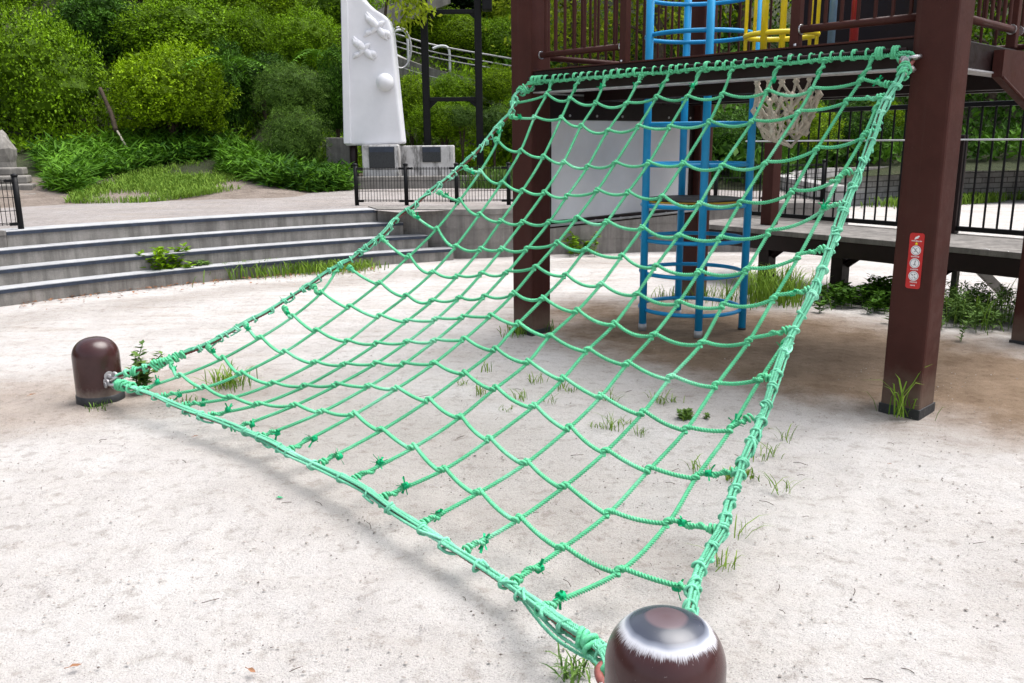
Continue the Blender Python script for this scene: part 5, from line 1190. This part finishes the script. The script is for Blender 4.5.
SH = [
 ('azalea', 40, 82, 60, 68, 19.2, 'very large clipped green shrub dome at the far left of the bank'),
 ('golden', 170, 95, 58, 47, 19.2, 'yellow green clipped shrub in the middle of the left bank, above the bamboo grass'),
 ('azalea', 183, 36, 62, 36, 22.5, 'broad clipped green shrub directly behind the yellow green one'),
 ('dark', 96, 30, 46, 42, 22.5, 'dark green shrub between the very large left dome and the broad one'),
 ('dark', 225, 92, 30, 44, 20.5, 'dark shrub in the gap between the yellow green shrub and the two stacked conifers'),
 ('conifer', 290, 90, 35, 29, 18.8, 'upper of the two stacked round grey green conifers left of the monument'),
 ('conifer', 296, 138, 34, 35, 17.9, 'lower of the two stacked round grey green conifers left of the monument'),
 ('azalea', 248, 42, 32, 32, 23.0, 'rounded green shrub above the fern fronds, left of the monument top'),
 ('azalea', 306, 44, 38, 32, 22.6, 'rounded green shrub just left of the monument top, above the conifers'),
 ('dark', 336, 98, 24, 42, 20.0, 'dark shrub hugging the left side of the monument'),
 ('dark', 262, 78, 34, 22, 21.0, 'dark shrub behind the fern fronds over the conifers'),
 ('azalea', 15, 0, 45, 30, 25, 'green shrub at the top left corner of the picture'),
 ('ever', 132, -8, 36, 24, 27, 'blackish evergreen shrub at the top edge of the picture, left of centre'),
 ('azalea', 212, -4, 40, 22, 27, 'green shrub at the top edge above the broad shrub'),
 ('golden', 282, 6, 42, 26, 26, 'light green shrub at the top edge left of the monument'),
 ('azalea', 338, 8, 34, 30, 25.5, 'green shrub whose top is cut by the frame beside the monument top'),
 ('azalea', 428, 28, 36, 20, 26.5, 'hedge like green shrub between the two posts of the steel frame, upper left one'),
 ('golden', 462, 36, 34, 20, 26.0, 'hedge like light green shrub between the two posts of the steel frame, upper right one'),
 ('azalea', 506, 42, 34, 24, 25.6, 'green shrub above the wire rail between steel frame and tower post'),
 ('ever', 452, 6, 50, 16, 29, 'dark shrub high on the bank behind the top of the steel frame'),
 ('bright', 505, 14, 26, 26, 28, 'pale green bushy tree top between the steel frame and the tower post'),
 ('golden', 411, 105, 28, 28, 20.3, 'bright green shrub immediately right of the monument slab'),
 ('azalea', 452, 92, 26, 18, 20.8, 'low round shrub under the ramp between the posts of the steel frame'),
 ('azalea', 444, 122, 36, 22, 19.4, 'dense shrub at the foot of the steel frame, between its posts'),
 ('conifer', 462, 117, 18, 13, 18.9, 'small round grey green shrub in front of the right post of the steel frame'),
 ('golden', 500, 88, 26, 20, 20.8, 'leafy shrub under the low end of the ramp, left of the tower post'),
 ('conifer', 494, 122, 20, 18, 19.0, 'round grey green shrub between the steel frame and the tower post'),
 ('azalea', 530, 128, 40, 30, 19.4, 'green shrub mostly hidden behind the left tower post'),
 ('golden', 800, 128, 34, 26, 19, 'yellow green shrub behind the hanging hemp net and the railing'),
 ('dark', 744, 140, 40, 26, 16.8, 'dark shrub behind the railing left of the hemp net'),
 ('dark', 852, 138, 36, 30, 21.5, 'dark green shrub behind the railing right of the hemp net'),
 ('golden', 882, 122, 24, 20, 23, 'light green shrub close to the left edge of the right tower post'),
 ('dark', 985, 126, 36, 32, 26, 'dark green shrub over the block wall right of the right tower post'),
 ('ever', 1020, 142, 30, 30, 25, 'blackish shrub over the block wall at the right edge'),
 ('ever', 948, 140, 36, 34, 26.5, 'blackish shrub behind the right tower post'),
 ('ever', 690, 118, 60, 34, 26, 'blackish evergreen mass seen under the platform between the blue poles'),
 ('ever', 600, 108, 60, 30, 25, 'blackish evergreen mass behind the grey panel'),
]
for s in SH: shrub(*s)

# trees that stand behind the tower
def tree(px, Y, h, crown_px, kind, label, lean=0, nclump=26, leafs=240, lsize=.15, name='broadleaf_tree', lowest=.35):
    b = at(px, 150, Y); z0 = hill_z(b[0], b[1])-.1; o = thing(name, (b[0], b[1], z0), label, 'tree')
    r = np.random.default_rng(int(px)+int(Y*7)); R = crown_px*Y/cam_scale(0)
    tb = MB(); p = catmull([(b[0], b[1], z0), (b[0]+lean*.3, b[1], z0+h*.3), (b[0]+lean, b[1]+.1, z0+h*.9)], 6); tb.tube(p, np.linspace(.16, .03, len(p))*h/6, 9)
    lb = MB(); cl = []
    for k in range(nclump):
        t = r.uniform(lowest, 1.0); a = r.uniform(0, 6.28); rr = R*r.uniform(.25, 1.0)*math.sin(min(1, (1.08-t)*1.9+.2)*1.57); s = p[int(t*.95*(len(p)-1))]
        c = s+np.array([rr*math.cos(a), rr*math.sin(a), r.uniform(-.1, .25)*R]); cl.append(c)
        tb.tube(catmull([s-ez*.15*h*.2, (s+c)/2+ez*.08*R, c], 4), np.linspace(.045, .012, 9)*h/6, 6)
        m = leafs; q = r.normal(size=(m, 3))*np.array([.30, .30, .20])*R*r.uniform(.75, 1.1)
        lb.leaves(c+q, r.normal(size=(m, 3))+np.array([0, 0, -.4]), r.normal(size=(m, 3))+np.array([0, 0, 1.2]), lsize*r.uniform(.6, 1.2, m), lsize*.5*r.uniform(.7, 1.1, m), np.clip(.5+.22*r.normal(size=m)+r.normal()*.14, 0, 1))
    tb.build('trunk', 'bark', o); lb.build('crown', kind, o); return o
tree(572, 22.5, 6.8, 62, 'leaf_bright', 'pale yellow green tree behind the left platform railing, next to the left tower post')
tree(655, 21.5, 6.4, 60, 'leaf_bright', 'pale yellow green tree behind the top of the blue ladder cage')
tree(735, 23.5, 6.8, 66, 'leaf_yel', 'golden green tree behind the right half of the blue ladder cage')
tree(626, 26.5, 8.0, 80, 'leaf_dark', 'taller dark tree standing behind the two pale trees')
tree(830, 25.5, 8.4, 84, 'leaf_black', 'dark evergreen tree behind the closed back panel of the tower')
tree(985, 24.5, 7.2, 74, 'leaf_mid', 'light green tree at the top right corner behind the right tower post')
tree(1060, 25.5, 7.0, 80, 'leaf_dark', 'dark tree leaning into the right edge')
tree(905, 28, 8.5, 90, 'leaf_mid', 'tall mid green tree behind the right tower post')
# thin tree behind the monument, one bright spray hangs to the right of its top
tt = thing('sapling', (at(388, 150, 18.3)[0], 18.3, hill_z(at(388, 150, 18.3)[0], 18.3)), 'thin tree behind the monument with one bright green spray drooping over its top right corner', 'tree')
b = np.array(world_loc(tt)); mb = MB(); p = catmull([b-ez*.1, b+np.array([.0, .1, 1.6]), b+np.array([.05, .05, 3.3]), b+np.array([.3, -.1, 4.1])], 6); mb.tube(p, np.linspace(.06, .015, len(p)), 8)
s0 = at(395, -22, 18.2); br1 = catmull([p[-6], s0, at(407, 4, 18.0), at(400, 22, 17.9)], 6); br2 = catmull([p[-5], at(405, -20, 18.2), at(420, -3, 18.0), at(421, 14, 17.9)], 6)
for q in (br1, br2): mb.tube(q, np.linspace(.02, .006, len(q)), 6)
mb.build('trunk', 'bark', tt)
lb = MB(); r = np.random.default_rng(77)
for q in (br1, br2):
    for i in range(4, len(q)):
        m = 16; lb.leaves(q[i]+r.normal(size=(m, 3))*.13, r.normal(size=(m, 3))*.7+np.array([.1, 0, -1.0]), r.normal(size=(m, 3))+np.array([0, -.6, .8]), r.uniform(.10, .17, m), r.uniform(.05, .08, m), r.uniform(.55, 1, m))
m = 900; lb.leaves(p[-1]+r.normal(size=(m, 3))*np.array([.7, .5, .45])+np.array([.1, 0, .9]), r.normal(size=(m, 3))+np.array([0, 0, -.6]), r.normal(size=(m, 3))+np.array([0, 0, 1]), r.uniform(.10, .16, m), r.uniform(.05, .08, m), r.uniform(.3, 1, m))
lb.build('crown', 'leaf_bright', tt)

# leafy cover all over the bank
def cover(name, n, deg, t0, t1, size, mat, seed, lift=(.02, .25)):
    r = np.random.default_rng(seed); mb = MB(); dg = r.uniform(*deg, n); tt_ = t0+(t1-t0)*r.random(n)**1.3
    c = []
    for d, t in zip(dg, tt_):
        q = arc(foot_r(d)+t, d); q[2] = hill_z(q[0], q[1])+r.uniform(*lift); c.append(q)
    c = np.array(c); cl = .5+.3*np.sin(c[:, 0]*1.9)*np.sin(c[:, 1]*1.4+1)
    mb.leaves(c, r.normal(size=(n, 3))+np.array([0, 0, .5]), r.normal(size=(n, 3))+np.array([0, -.5, 1.0]), size*r.uniform(.6, 1.4, n), size*.5*r.uniform(.6, 1.2, n), np.clip(cl+r.normal(0, .2, n), 0, 1))
    tag(mb.build(name, mat), kind='stuff')
cover('bank_cover', 12000, (97, 113), .8, 15, .16, 'leaf_mid', 31)
cover('bank_cover', 30000, (112, 150), 5.2, 18, .14, 'leaf_mid', 33)
cover('bank_undergrowth', 26000, (38, 99), .3, 9, .22, 'leaf_dark', 32, (.02, .5))

# bamboo grass at the foot of the bank
def inpoly(x, y, poly):
    k = False; j = len(poly)-1
    for i in range(len(poly)):
        if (poly[i][1] > y) != (poly[j][1] > y) and x < (poly[j][0]-poly[i][0])*(y-poly[i][1])/(poly[j][1]-poly[i][1])+poly[i][0]: k = not k
        j = i
    return k
def patch(name, mat, corners, n, hr, w, seed, lean=.8, kind='stuff', z=None, var=(.2, 1)):
    """blades over a ground polygon given by plan corners"""
    r = np.random.default_rng(seed); xs = [c[0] for c in corners]; ys = [c[1] for c in corners]; mb = MB(); B = []
    while len(B) < n:
        x, y = r.uniform(min(xs), max(xs)), r.uniform(min(ys), max(ys))
        if inpoly(x, y, corners) and r.random() < .45+.55*math.sin(x*2.3+seed)*math.sin(y*1.9): B.append((x, y, (hill_z(x, y) if z is None else z)))
    hs = r.uniform(*hr, n); ln = r.normal(size=(n, 2))*hs[:, None]*lean*.5
    mb.blades(B, hs, ln, np.full(n, w)*r.uniform(.7, 1.3, n), r.uniform(*var, n))
    return tag(mb.build(name, mat), kind=kind)
def plan(lst): return [tuple(at(x, y, d)[:2]) for x, y, d in lst]
def bamboo(name, corners, n, seed, h=(.25, .7)):
    r = np.random.default_rng(seed); xs = [c[0] for c in corners]; ys = [c[1] for c in corners]; mb = MB(); C = []
    while len(C) < n:
        x, y = r.uniform(min(xs), max(xs)), r.uniform(min(ys), max(ys))
        if inpoly(x, y, corners): C.append((x, y, max(hill_z(x, y), ZP)+r.uniform(.02, 1)*r.uniform(*h)))
    C = np.array(C); a = r.uniform(0, 6.28, n); d = np.stack([np.cos(a), np.sin(a), r.uniform(-.5, .9, n)], 1)
    mb.leaves(C, d, r.normal(size=(n, 3))*.4+np.array([0, -.2, 1]), r.uniform(.16, .32, n), r.uniform(.028, .05, n), np.clip(.5+.25*r.normal(size=n)+.2*np.sin(C[:, 0]*2.1), 0, 1))
    tag(mb.build(name, 'sasa'), kind='stuff')
bamboo('bamboo_grass', plan([(18, 0, 16.3), (60, 0, 15.6), (90, 0, 16.4), (150, 0, 17.6), (215, 0, 18.6), (225, 0, 19.8), (100, 0, 18.9), (14, 0, 17.6)]), 9000, 41, (.10, .40))
bamboo('bamboo_grass', plan([(205, 0, 17.2), (240, 0, 16.0), (255, 0, 15.5), (300, 0, 15.7), (340, 0, 16.4), (345, 0, 17.6), (322, 0, 18.0), (215, 0, 18.9)]), 10500, 42, (.12, .48))
bamboo('bamboo_grass', plan([(22, 0, 14.6), (52, 0, 14.1), (70, 0, 15.2), (40, 0, 16.2)]), 1800, 43, (.1, .5))
patch('lawn_strip', 'grass', plan([(40, 0, 13.3), (120, 0, 13.4), (225, 0, 15.2), (240, 0, 16.9), (180, 0, 18), (110, 0, 16.7), (60, 0, 15.2)]), 13000, (.03, .13), .012, 44, 1.2, var=(0, .9))
patch('wall_weeds', 'weed', plan([(455, 0, 16.6), (620, 0, 15.8), (620, 0, 17.4), (455, 0, 17.8)]), 2500, (.1, .45), .02, 45)
patch('right_verge', 'grass', [(7.6, 19.3), (12.6, 21.5), (17, 22), (17, 21.2), (12.2, 20.9), (8, 18.6)], 3500, (.1, .28), .02, 46, z=0)

# ferns
def fern(px, py, Y, n, L, label):
    c = at(px, py, Y); o = thing('fern', c, label, 'fern'); r = np.random.default_rng(int(px*3)); 
    for k in range(n):
        a = 6.283*k/n+r.uniform(-.3, .3); d = np.array([math.cos(a), math.sin(a)*.8-.3, 0]); l = L*r.uniform(.8, 1.15)
        p = np.array([c+d*l*t+ez*(l*(.75*t-.95*t*t)) for t in np.linspace(0, 1, 14)]); mb = MB(); mb.tube(p, np.linspace(.008, .003, 14), 5)
        for i in range(2, 14):
            w = l*.26*math.sin(min(1, (1-i/14.5)*1.5)*1.57); tng = p[min(i+1, 13)]-p[i-1]; sd = np.cross(tng, ez); sd /= np.linalg.norm(sd)+1e-9
            for s in (-1, 1): mb.leaves(p[i:i+1], (sd*s+tng/np.linalg.norm(tng)*.35-ez*.15)[None], ez[None]+tng[None]*.1, w, l*.055, r.uniform(.3, 1))
        mb.build('frond', 'sasa', o)
fern(232, 66, 19.0, 9, 1.0, 'fern with long arching fronds above the dark gap left of the conifers')
fern(325, 58, 20.2, 8, .95, 'fern with long arching fronds right above the upper conifer')
fern(66, 92, 17.6, 0, .6, 'x') if False else None

# leaning stake
st = thing('garden_stake', at(128, 156, 18.3), 'thin stake leaning on the bank, brown branch above and pale pole below', 'stake')
mb = MB(); mb.tube(catmull([at(100, 88, 18.3), at(107, 104, 18.2), at(112, 116, 18.1), at(116, 131, 18.0)], 5), np.linspace(.035, .05, 16), 8); mb.build('branch', 'bark', st)
mb = MB(); mb.tube([at(116, 129, 18.0), at(134, 160, 17.9)], .022, 8); mb.build('pole', 'palewood', st)

# ---------------------------------------------------------------- tufts and weeds on the sand
def tuft(name, loc, n, h, spread, mat, label, cat, seed, group=None, w=.007, lean=.7):
    r = np.random.default_rng(seed); loc = np.array(loc, float); o = thing(name, loc, label, cat, group); mb = MB()
    B = [loc+np.array([r.normal(0, spread), r.normal(0, spread), -.005]) for _ in range(n)]; hs = r.uniform(.5, 1.1, n)*h
    mb.blades(B, hs, r.normal(size=(n, 2))*hs[:, None]*lean*.6, np.full(n, w)*r.uniform(.7, 1.2, n), r.uniform(.1, 1, n)); mb.build('blades', mat, o); return o
tuft('grass_tuft', gnd(231, 385), 120, .12, .07, 'grass', 'lone bright grass tuft under the low left part of the net', 'grass tuft', 1, lean=1.1)
tuft('grass_tuft', gnd(515, 334), 60, .10, .06, 'grass', 'grass tuft at the foot of the left tower post', 'grass tuft', 2)
tuft('grass_tuft', gnd(906, 413), 26, .13, .05, 'grass', 'sparse grass tuft at the foot of the right front tower post', 'grass tuft', 3)
tg = tuft('grass_tuft', gnd(903, 417), 9, .30, .02, 'grass', 'tall thin grass blades in front of the sticker post base', 'grass tuft', 4, lean=.9, w=.012)
tuft('grass_tuft', gnd(545, 330), 40, .09, .05, 'weed', 'small weeds right beside the left tower post', 'weeds', 5)
tuft('grass_tuft', gnd(773, 302), 420, .34, .17, 'grass', 'thick clump of long grass right of the blue ladder cage', 'grass tuft', 6, w=.010)
tuft('grass_tuft', gnd(675, 300), 60, .14, .10, 'grass', 'thin grass by the far back post left of the cage pole', 'grass tuft', 7)
tuft('grass_tuft', gnd(720, 300), 120, .16, .14, 'grass', 'low grass behind the blue ladder cage', 'grass tuft', 8)
tuft('grass_tuft', gnd(745, 475), 60, .035, .03, 'grass', 'small green moss like tuft right of the near side cable', 'grass tuft', 9)
tuft('grass_tuft', gnd(575, 672), 60, .05, .035, 'weed', 'low weeds by the near left foot of the scuffed bollard', 'weeds', 10, lean=1.6)
tuft('grass_tuft', gnd(182, 404), 40, .05, .05, 'weed', 'trampled grass in front of the far bollard net corner', 'grass tuft', 11)
tuft('grass_tuft', gnd(98, 408), 30, .045, .04, 'weed', 'small grass fringe at the base of the far bollard', 'grass tuft', 12)
def leafy(name, loc, n, h, spread, label, seed, ls=.05, mat='weed', cat='weeds', asp=.5):
    r = np.random.default_rng(seed); loc = np.array(loc, float); o = thing(name, loc, label, cat); sb = MB(); lb = MB()
    for k in range(n):
        b = loc+np.array([r.normal(0, spread), r.normal(0, spread), 0]); hh = h*r.uniform(.5, 1.1); l = r.normal(size=2)*hh*.3
        p = catmull([b-ez*.01, b+np.array([l[0]*.3, l[1]*.3, hh*.6]), b+np.array([l[0], l[1], hh])], 5); sb.tube(p, .003, 5)
        for q in p[2:]:
            m = 3; a = r.uniform(0, 6.28, m); lb.leaves(np.repeat(q[None], m, 0), np.stack([np.cos(a), np.sin(a), r.uniform(-.2, .6, m)], 1), np.stack([r.normal(0, .3, m), r.normal(0, .3, m), np.ones(m)], 1), ls*r.uniform(.6, 1.2, m), ls*asp*r.uniform(.8, 1.1, m), r.uniform(.2, 1, m))
    sb.build('stem', 'weed', o); lb.build('leaves', mat, o); return o
leafy('weed_plant', LB+np.array([.20, .10, 0]), 10, .26, .035, 'leafy weed growing behind the far bollard beside the net corner', 21, .055)
leafy('weed_plant', gnd(170, 282), 34, .34, .08, 'leafy dark weed against the lowest step, largest of the weeds along the steps', 22, .10, 'leaf_mid')
leafy('weed_plant', gnd(204, 279), 20, .20, .05, 'pale weed against the lowest step just right of the largest one', 23, .07)
for k, (px, py) in enumerate(((232, 276), (258, 274.5), (282, 272.5), (305, 271), (328, 270.5), (352, 268.5))):
    tuft('step_weed', gnd(px, py), 300, .19-.012*k, .17, 'grass', 'low grassy weed in the row along the foot of the steps', 'weeds', 30+k, 'weeds along the foot of the steps', .012)
leafy('weed_plant', gnd(862, 306), 60, .17, .24, 'dark leafy weeds in the shade under the boardwalk, left of the right post', 24, .07, 'leaf_dark')
leafy('weed_plant', gnd(893, 302), 60, .20, .2, 'dark leafy weeds touching the left edge of the right front post', 25, .07, 'leaf_dark')
leafy('weed_plant', gnd(972, 322), 120, .27, .24, 'tall bushy weeds under the boardwalk between the two right posts', 26, .06, 'weed', 'weeds', .3)
tuft('grass_tuft', gnd(965, 322), 130, .34, .22, 'grass', 'long grass mixed into the bushy weeds between the two right posts', 'grass tuft', 13, w=.008)
leafy('weed_plant', gnd(578, 256), 12, .30, .12, 'weed on the wall foot below the grey panel', 27, .08, 'leaf_mid')
SPR = [(520, 400), (505, 412), (535, 383), (560, 390), (572, 392), (612, 430), (623, 424), (598, 428), (660, 405), (672, 402), (686, 418), (686, 422), (640, 434), (700, 470), (480, 395), (462, 386), (548, 404), (488, 372), (730, 480), (770, 455), (782, 492), (785, 440), (737, 535), (760, 460), (726, 566), (655, 400), (610, 402)]
r = random.Random(9)
for k, (px, py) in enumerate(SPR):
    g_ = gnd(px, py); right = px > 722
    tuft('weed_sprout', g_, r.randint(9, 22), r.uniform(.04, .10), .024, 'grass', 'small grass sprout in the sand outside the near side cable' if right else 'small grass sprout in the sand under the net', 'sprout', 60+k, 'grass sprouts beside the net' if right else 'grass sprouts under the net', .005, 1.2)
# low clover by the sprouts
leafy('weed_plant', gnd(687, 420), 9, .05, .03, 'small broad leaved weed under the right side of the net', 28, .03)

# ---------------------------------------------------------------- litter and grit
def fallen(px, py, s, rot, label, mat='deadleaf', group=None):
    c = gnd(px, py)+np.array([0, 0, .012]); o = thing('fallen_leaf' if mat == 'deadleaf' else 'rope_scrap', c, label, 'leaf' if mat == 'deadleaf' else 'scrap'); mb = MB()
    pr = [(0, 0), (.3, .22), (.65, .20), (1, 0), (.65, -.22), (.3, -.2)]; cs, sn = math.cos(rot), math.sin(rot); V = []
    for x, y in pr: V.append(c+s*np.array([(x-.5)*cs-y*sn, (x-.5)*sn+y*cs, .25*(abs(y))+.05*math.sin(x*6)]))
    mid = [c+s*np.array([(x-.5)*cs, (x-.5)*sn, -.02]) for x in (.3, .65)]
    mb.add(V+mid, [(0, 6, 1), (6, 7, 2, 1), (7, 3, 2), (0, 5, 6), (6, 5, 4, 7), (7, 4, 3)])
    if mat == 'deadleaf': mb.tube([V[0], V[0]-(V[3]-V[0])*.35], .0012, 5)
    mb.build('blade', mat, o)
fallen(76, 669, .036, .5, 'brown fallen leaf on the pale sand near the lower left corner')
fallen(252, 674, .034, -.6, 'reddish fallen leaf on the pale sand at the bottom edge')
fallen(280, 500, .034, .1, 'bright green scrap of rope on the pale sand left of the net', 'tuft')
fallen(890, 466, .018, .2, 'tiny orange brown leaf on the sand right of the net')
fallen(33, 396, .05, 1.2, 'brown leaf curl on the tan sand left of the far bollard')
fallen(196, 438, .03, 1.0, 'small brown leaf on the sand below the far end of the bottom cable')
r = np.random.default_rng(51); mb = MB()
for k in range(420):
    px = r.uniform(20, 380); py = np.interp(px, [0, 116, 200, 326, 396], [304, 290.5, 281, 271.5, 266])+r.exponential(2.2); c = gnd(px, py)+ez*.012; s = r.uniform(.02, .055); a = r.uniform(0, 6.28); d = np.array([math.cos(a), math.sin(a), r.uniform(-.2, .5)])
    w = np.cross(d, ez); w /= np.linalg.norm(w); mb.add([c-d*s*.5, c+w*s*.3+ez*.006, c+d*s*.5, c-w*s*.3+ez*.004], [(0, 1, 2, 3)], r.random())
tag(mb.build('leaf_litter', 'deadleaf'), kind='stuff')
r = np.random.default_rng(52)
def grit(name, n, mat, smin, smax, seed):
    r = np.random.default_rng(seed); mb = MB(); V = []; F = []
    oc = np.array([(1, 0, 0), (-1, 0, 0), (0, 1, 0), (0, -1, 0), (0, 0, 1), (0, 0, -1)], float); of = [(0, 2, 4), (2, 1, 4), (1, 3, 4), (3, 0, 4), (2, 0, 5), (1, 2, 5), (3, 1, 5), (0, 3, 5)]
    for k in range(n):
        d = 1.2+5.2*r.random()**1.5; a = r.uniform(-.72, .72); c = np.array([math.sin(a)*d, math.cos(a)*d, 0.0]); s = smin+(smax-smin)*r.random()**3
        q = oc*s*r.uniform(.6, 1.25, (6, 3))*np.array([1.1, 1, .6]); t = r.uniform(0, 6.28); cs, sn = math.cos(t), math.sin(t)
        q = np.stack([q[:, 0]*cs-q[:, 1]*sn, q[:, 0]*sn+q[:, 1]*cs, q[:, 2]], 1)+c; mb.add(q, of)
    tag(mb.build(name, mat), kind='stuff')
grit('gravel', 7000, 'pebble', .0018, .0075, 53); grit('dark_gravel', 1300, 'pebbled', .0015, .006, 54)
mb = MB(); r = np.random.default_rng(55)
for k in range(60):
    d = 1.6+4*r.random(); a = r.uniform(-.6, .6); c = np.array([math.sin(a)*d, math.cos(a)*d, .006]); t = r.uniform(0, 3.14); L = r.uniform(.012, .035); mb.tube(catmull([c-np.array([math.cos(t), math.sin(t), 0])*L, c+np.array([0, 0, .003]), c+np.array([math.cos(t+.3), math.sin(t+.3), 0])*L], 3), .0013, 4)
tag(mb.build('twig_litter', 'bark'), kind='stuff')

# ================================================================ LIGHT
w = bpy.data.worlds.new('World'); scene.world = w; w.use_nodes = True; nt = w.node_tree
sky = nt.nodes.new('ShaderNodeTexSky'); sky.sky_type = 'NISHITA'; sky.sun_disc = False
SE, SA = math.radians(68), math.radians(68)      # sun: high, from behind right (azimuth clockwise from +Y)
sky.sun_elevation = SE; sky.sun_rotation = SA; sky.air_density = 1.0; sky.dust_density = 4.0; sky.ozone_density = 1.0
hs = nt.nodes.new('ShaderNodeHueSaturation'); hs.inputs['Saturation'].default_value = .42
nt.links.new(sky.outputs[0], hs.inputs['Color']); nt.links.new(hs.outputs[0], nt.nodes['Background'].inputs['Color'])
nt.nodes['Background'].inputs['Strength'].default_value = .10
sl = bpy.data.lights.new('sun', 'SUN'); so = bpy.data.objects.new('sun', sl); COL.objects.link(so)
sl.energy = 1.5; sl.angle = math.radians(50); sl.color = (1, .975, .95)
dirv = Vector((math.sin(SA)*math.cos(SE), math.cos(SA)*math.cos(SE), math.sin(SE)))
so.rotation_euler = dirv.to_track_quat('Z', 'Y').to_euler(); so.location = (4, 6, 12)
vs = scene.view_settings; vs.view_transform = 'Standard'; vs.look = 'None'; vs.gamma = 1; vs.exposure = EXPOSURE; vs.use_curve_mapping = False
scene.cycles.max_bounces = 6
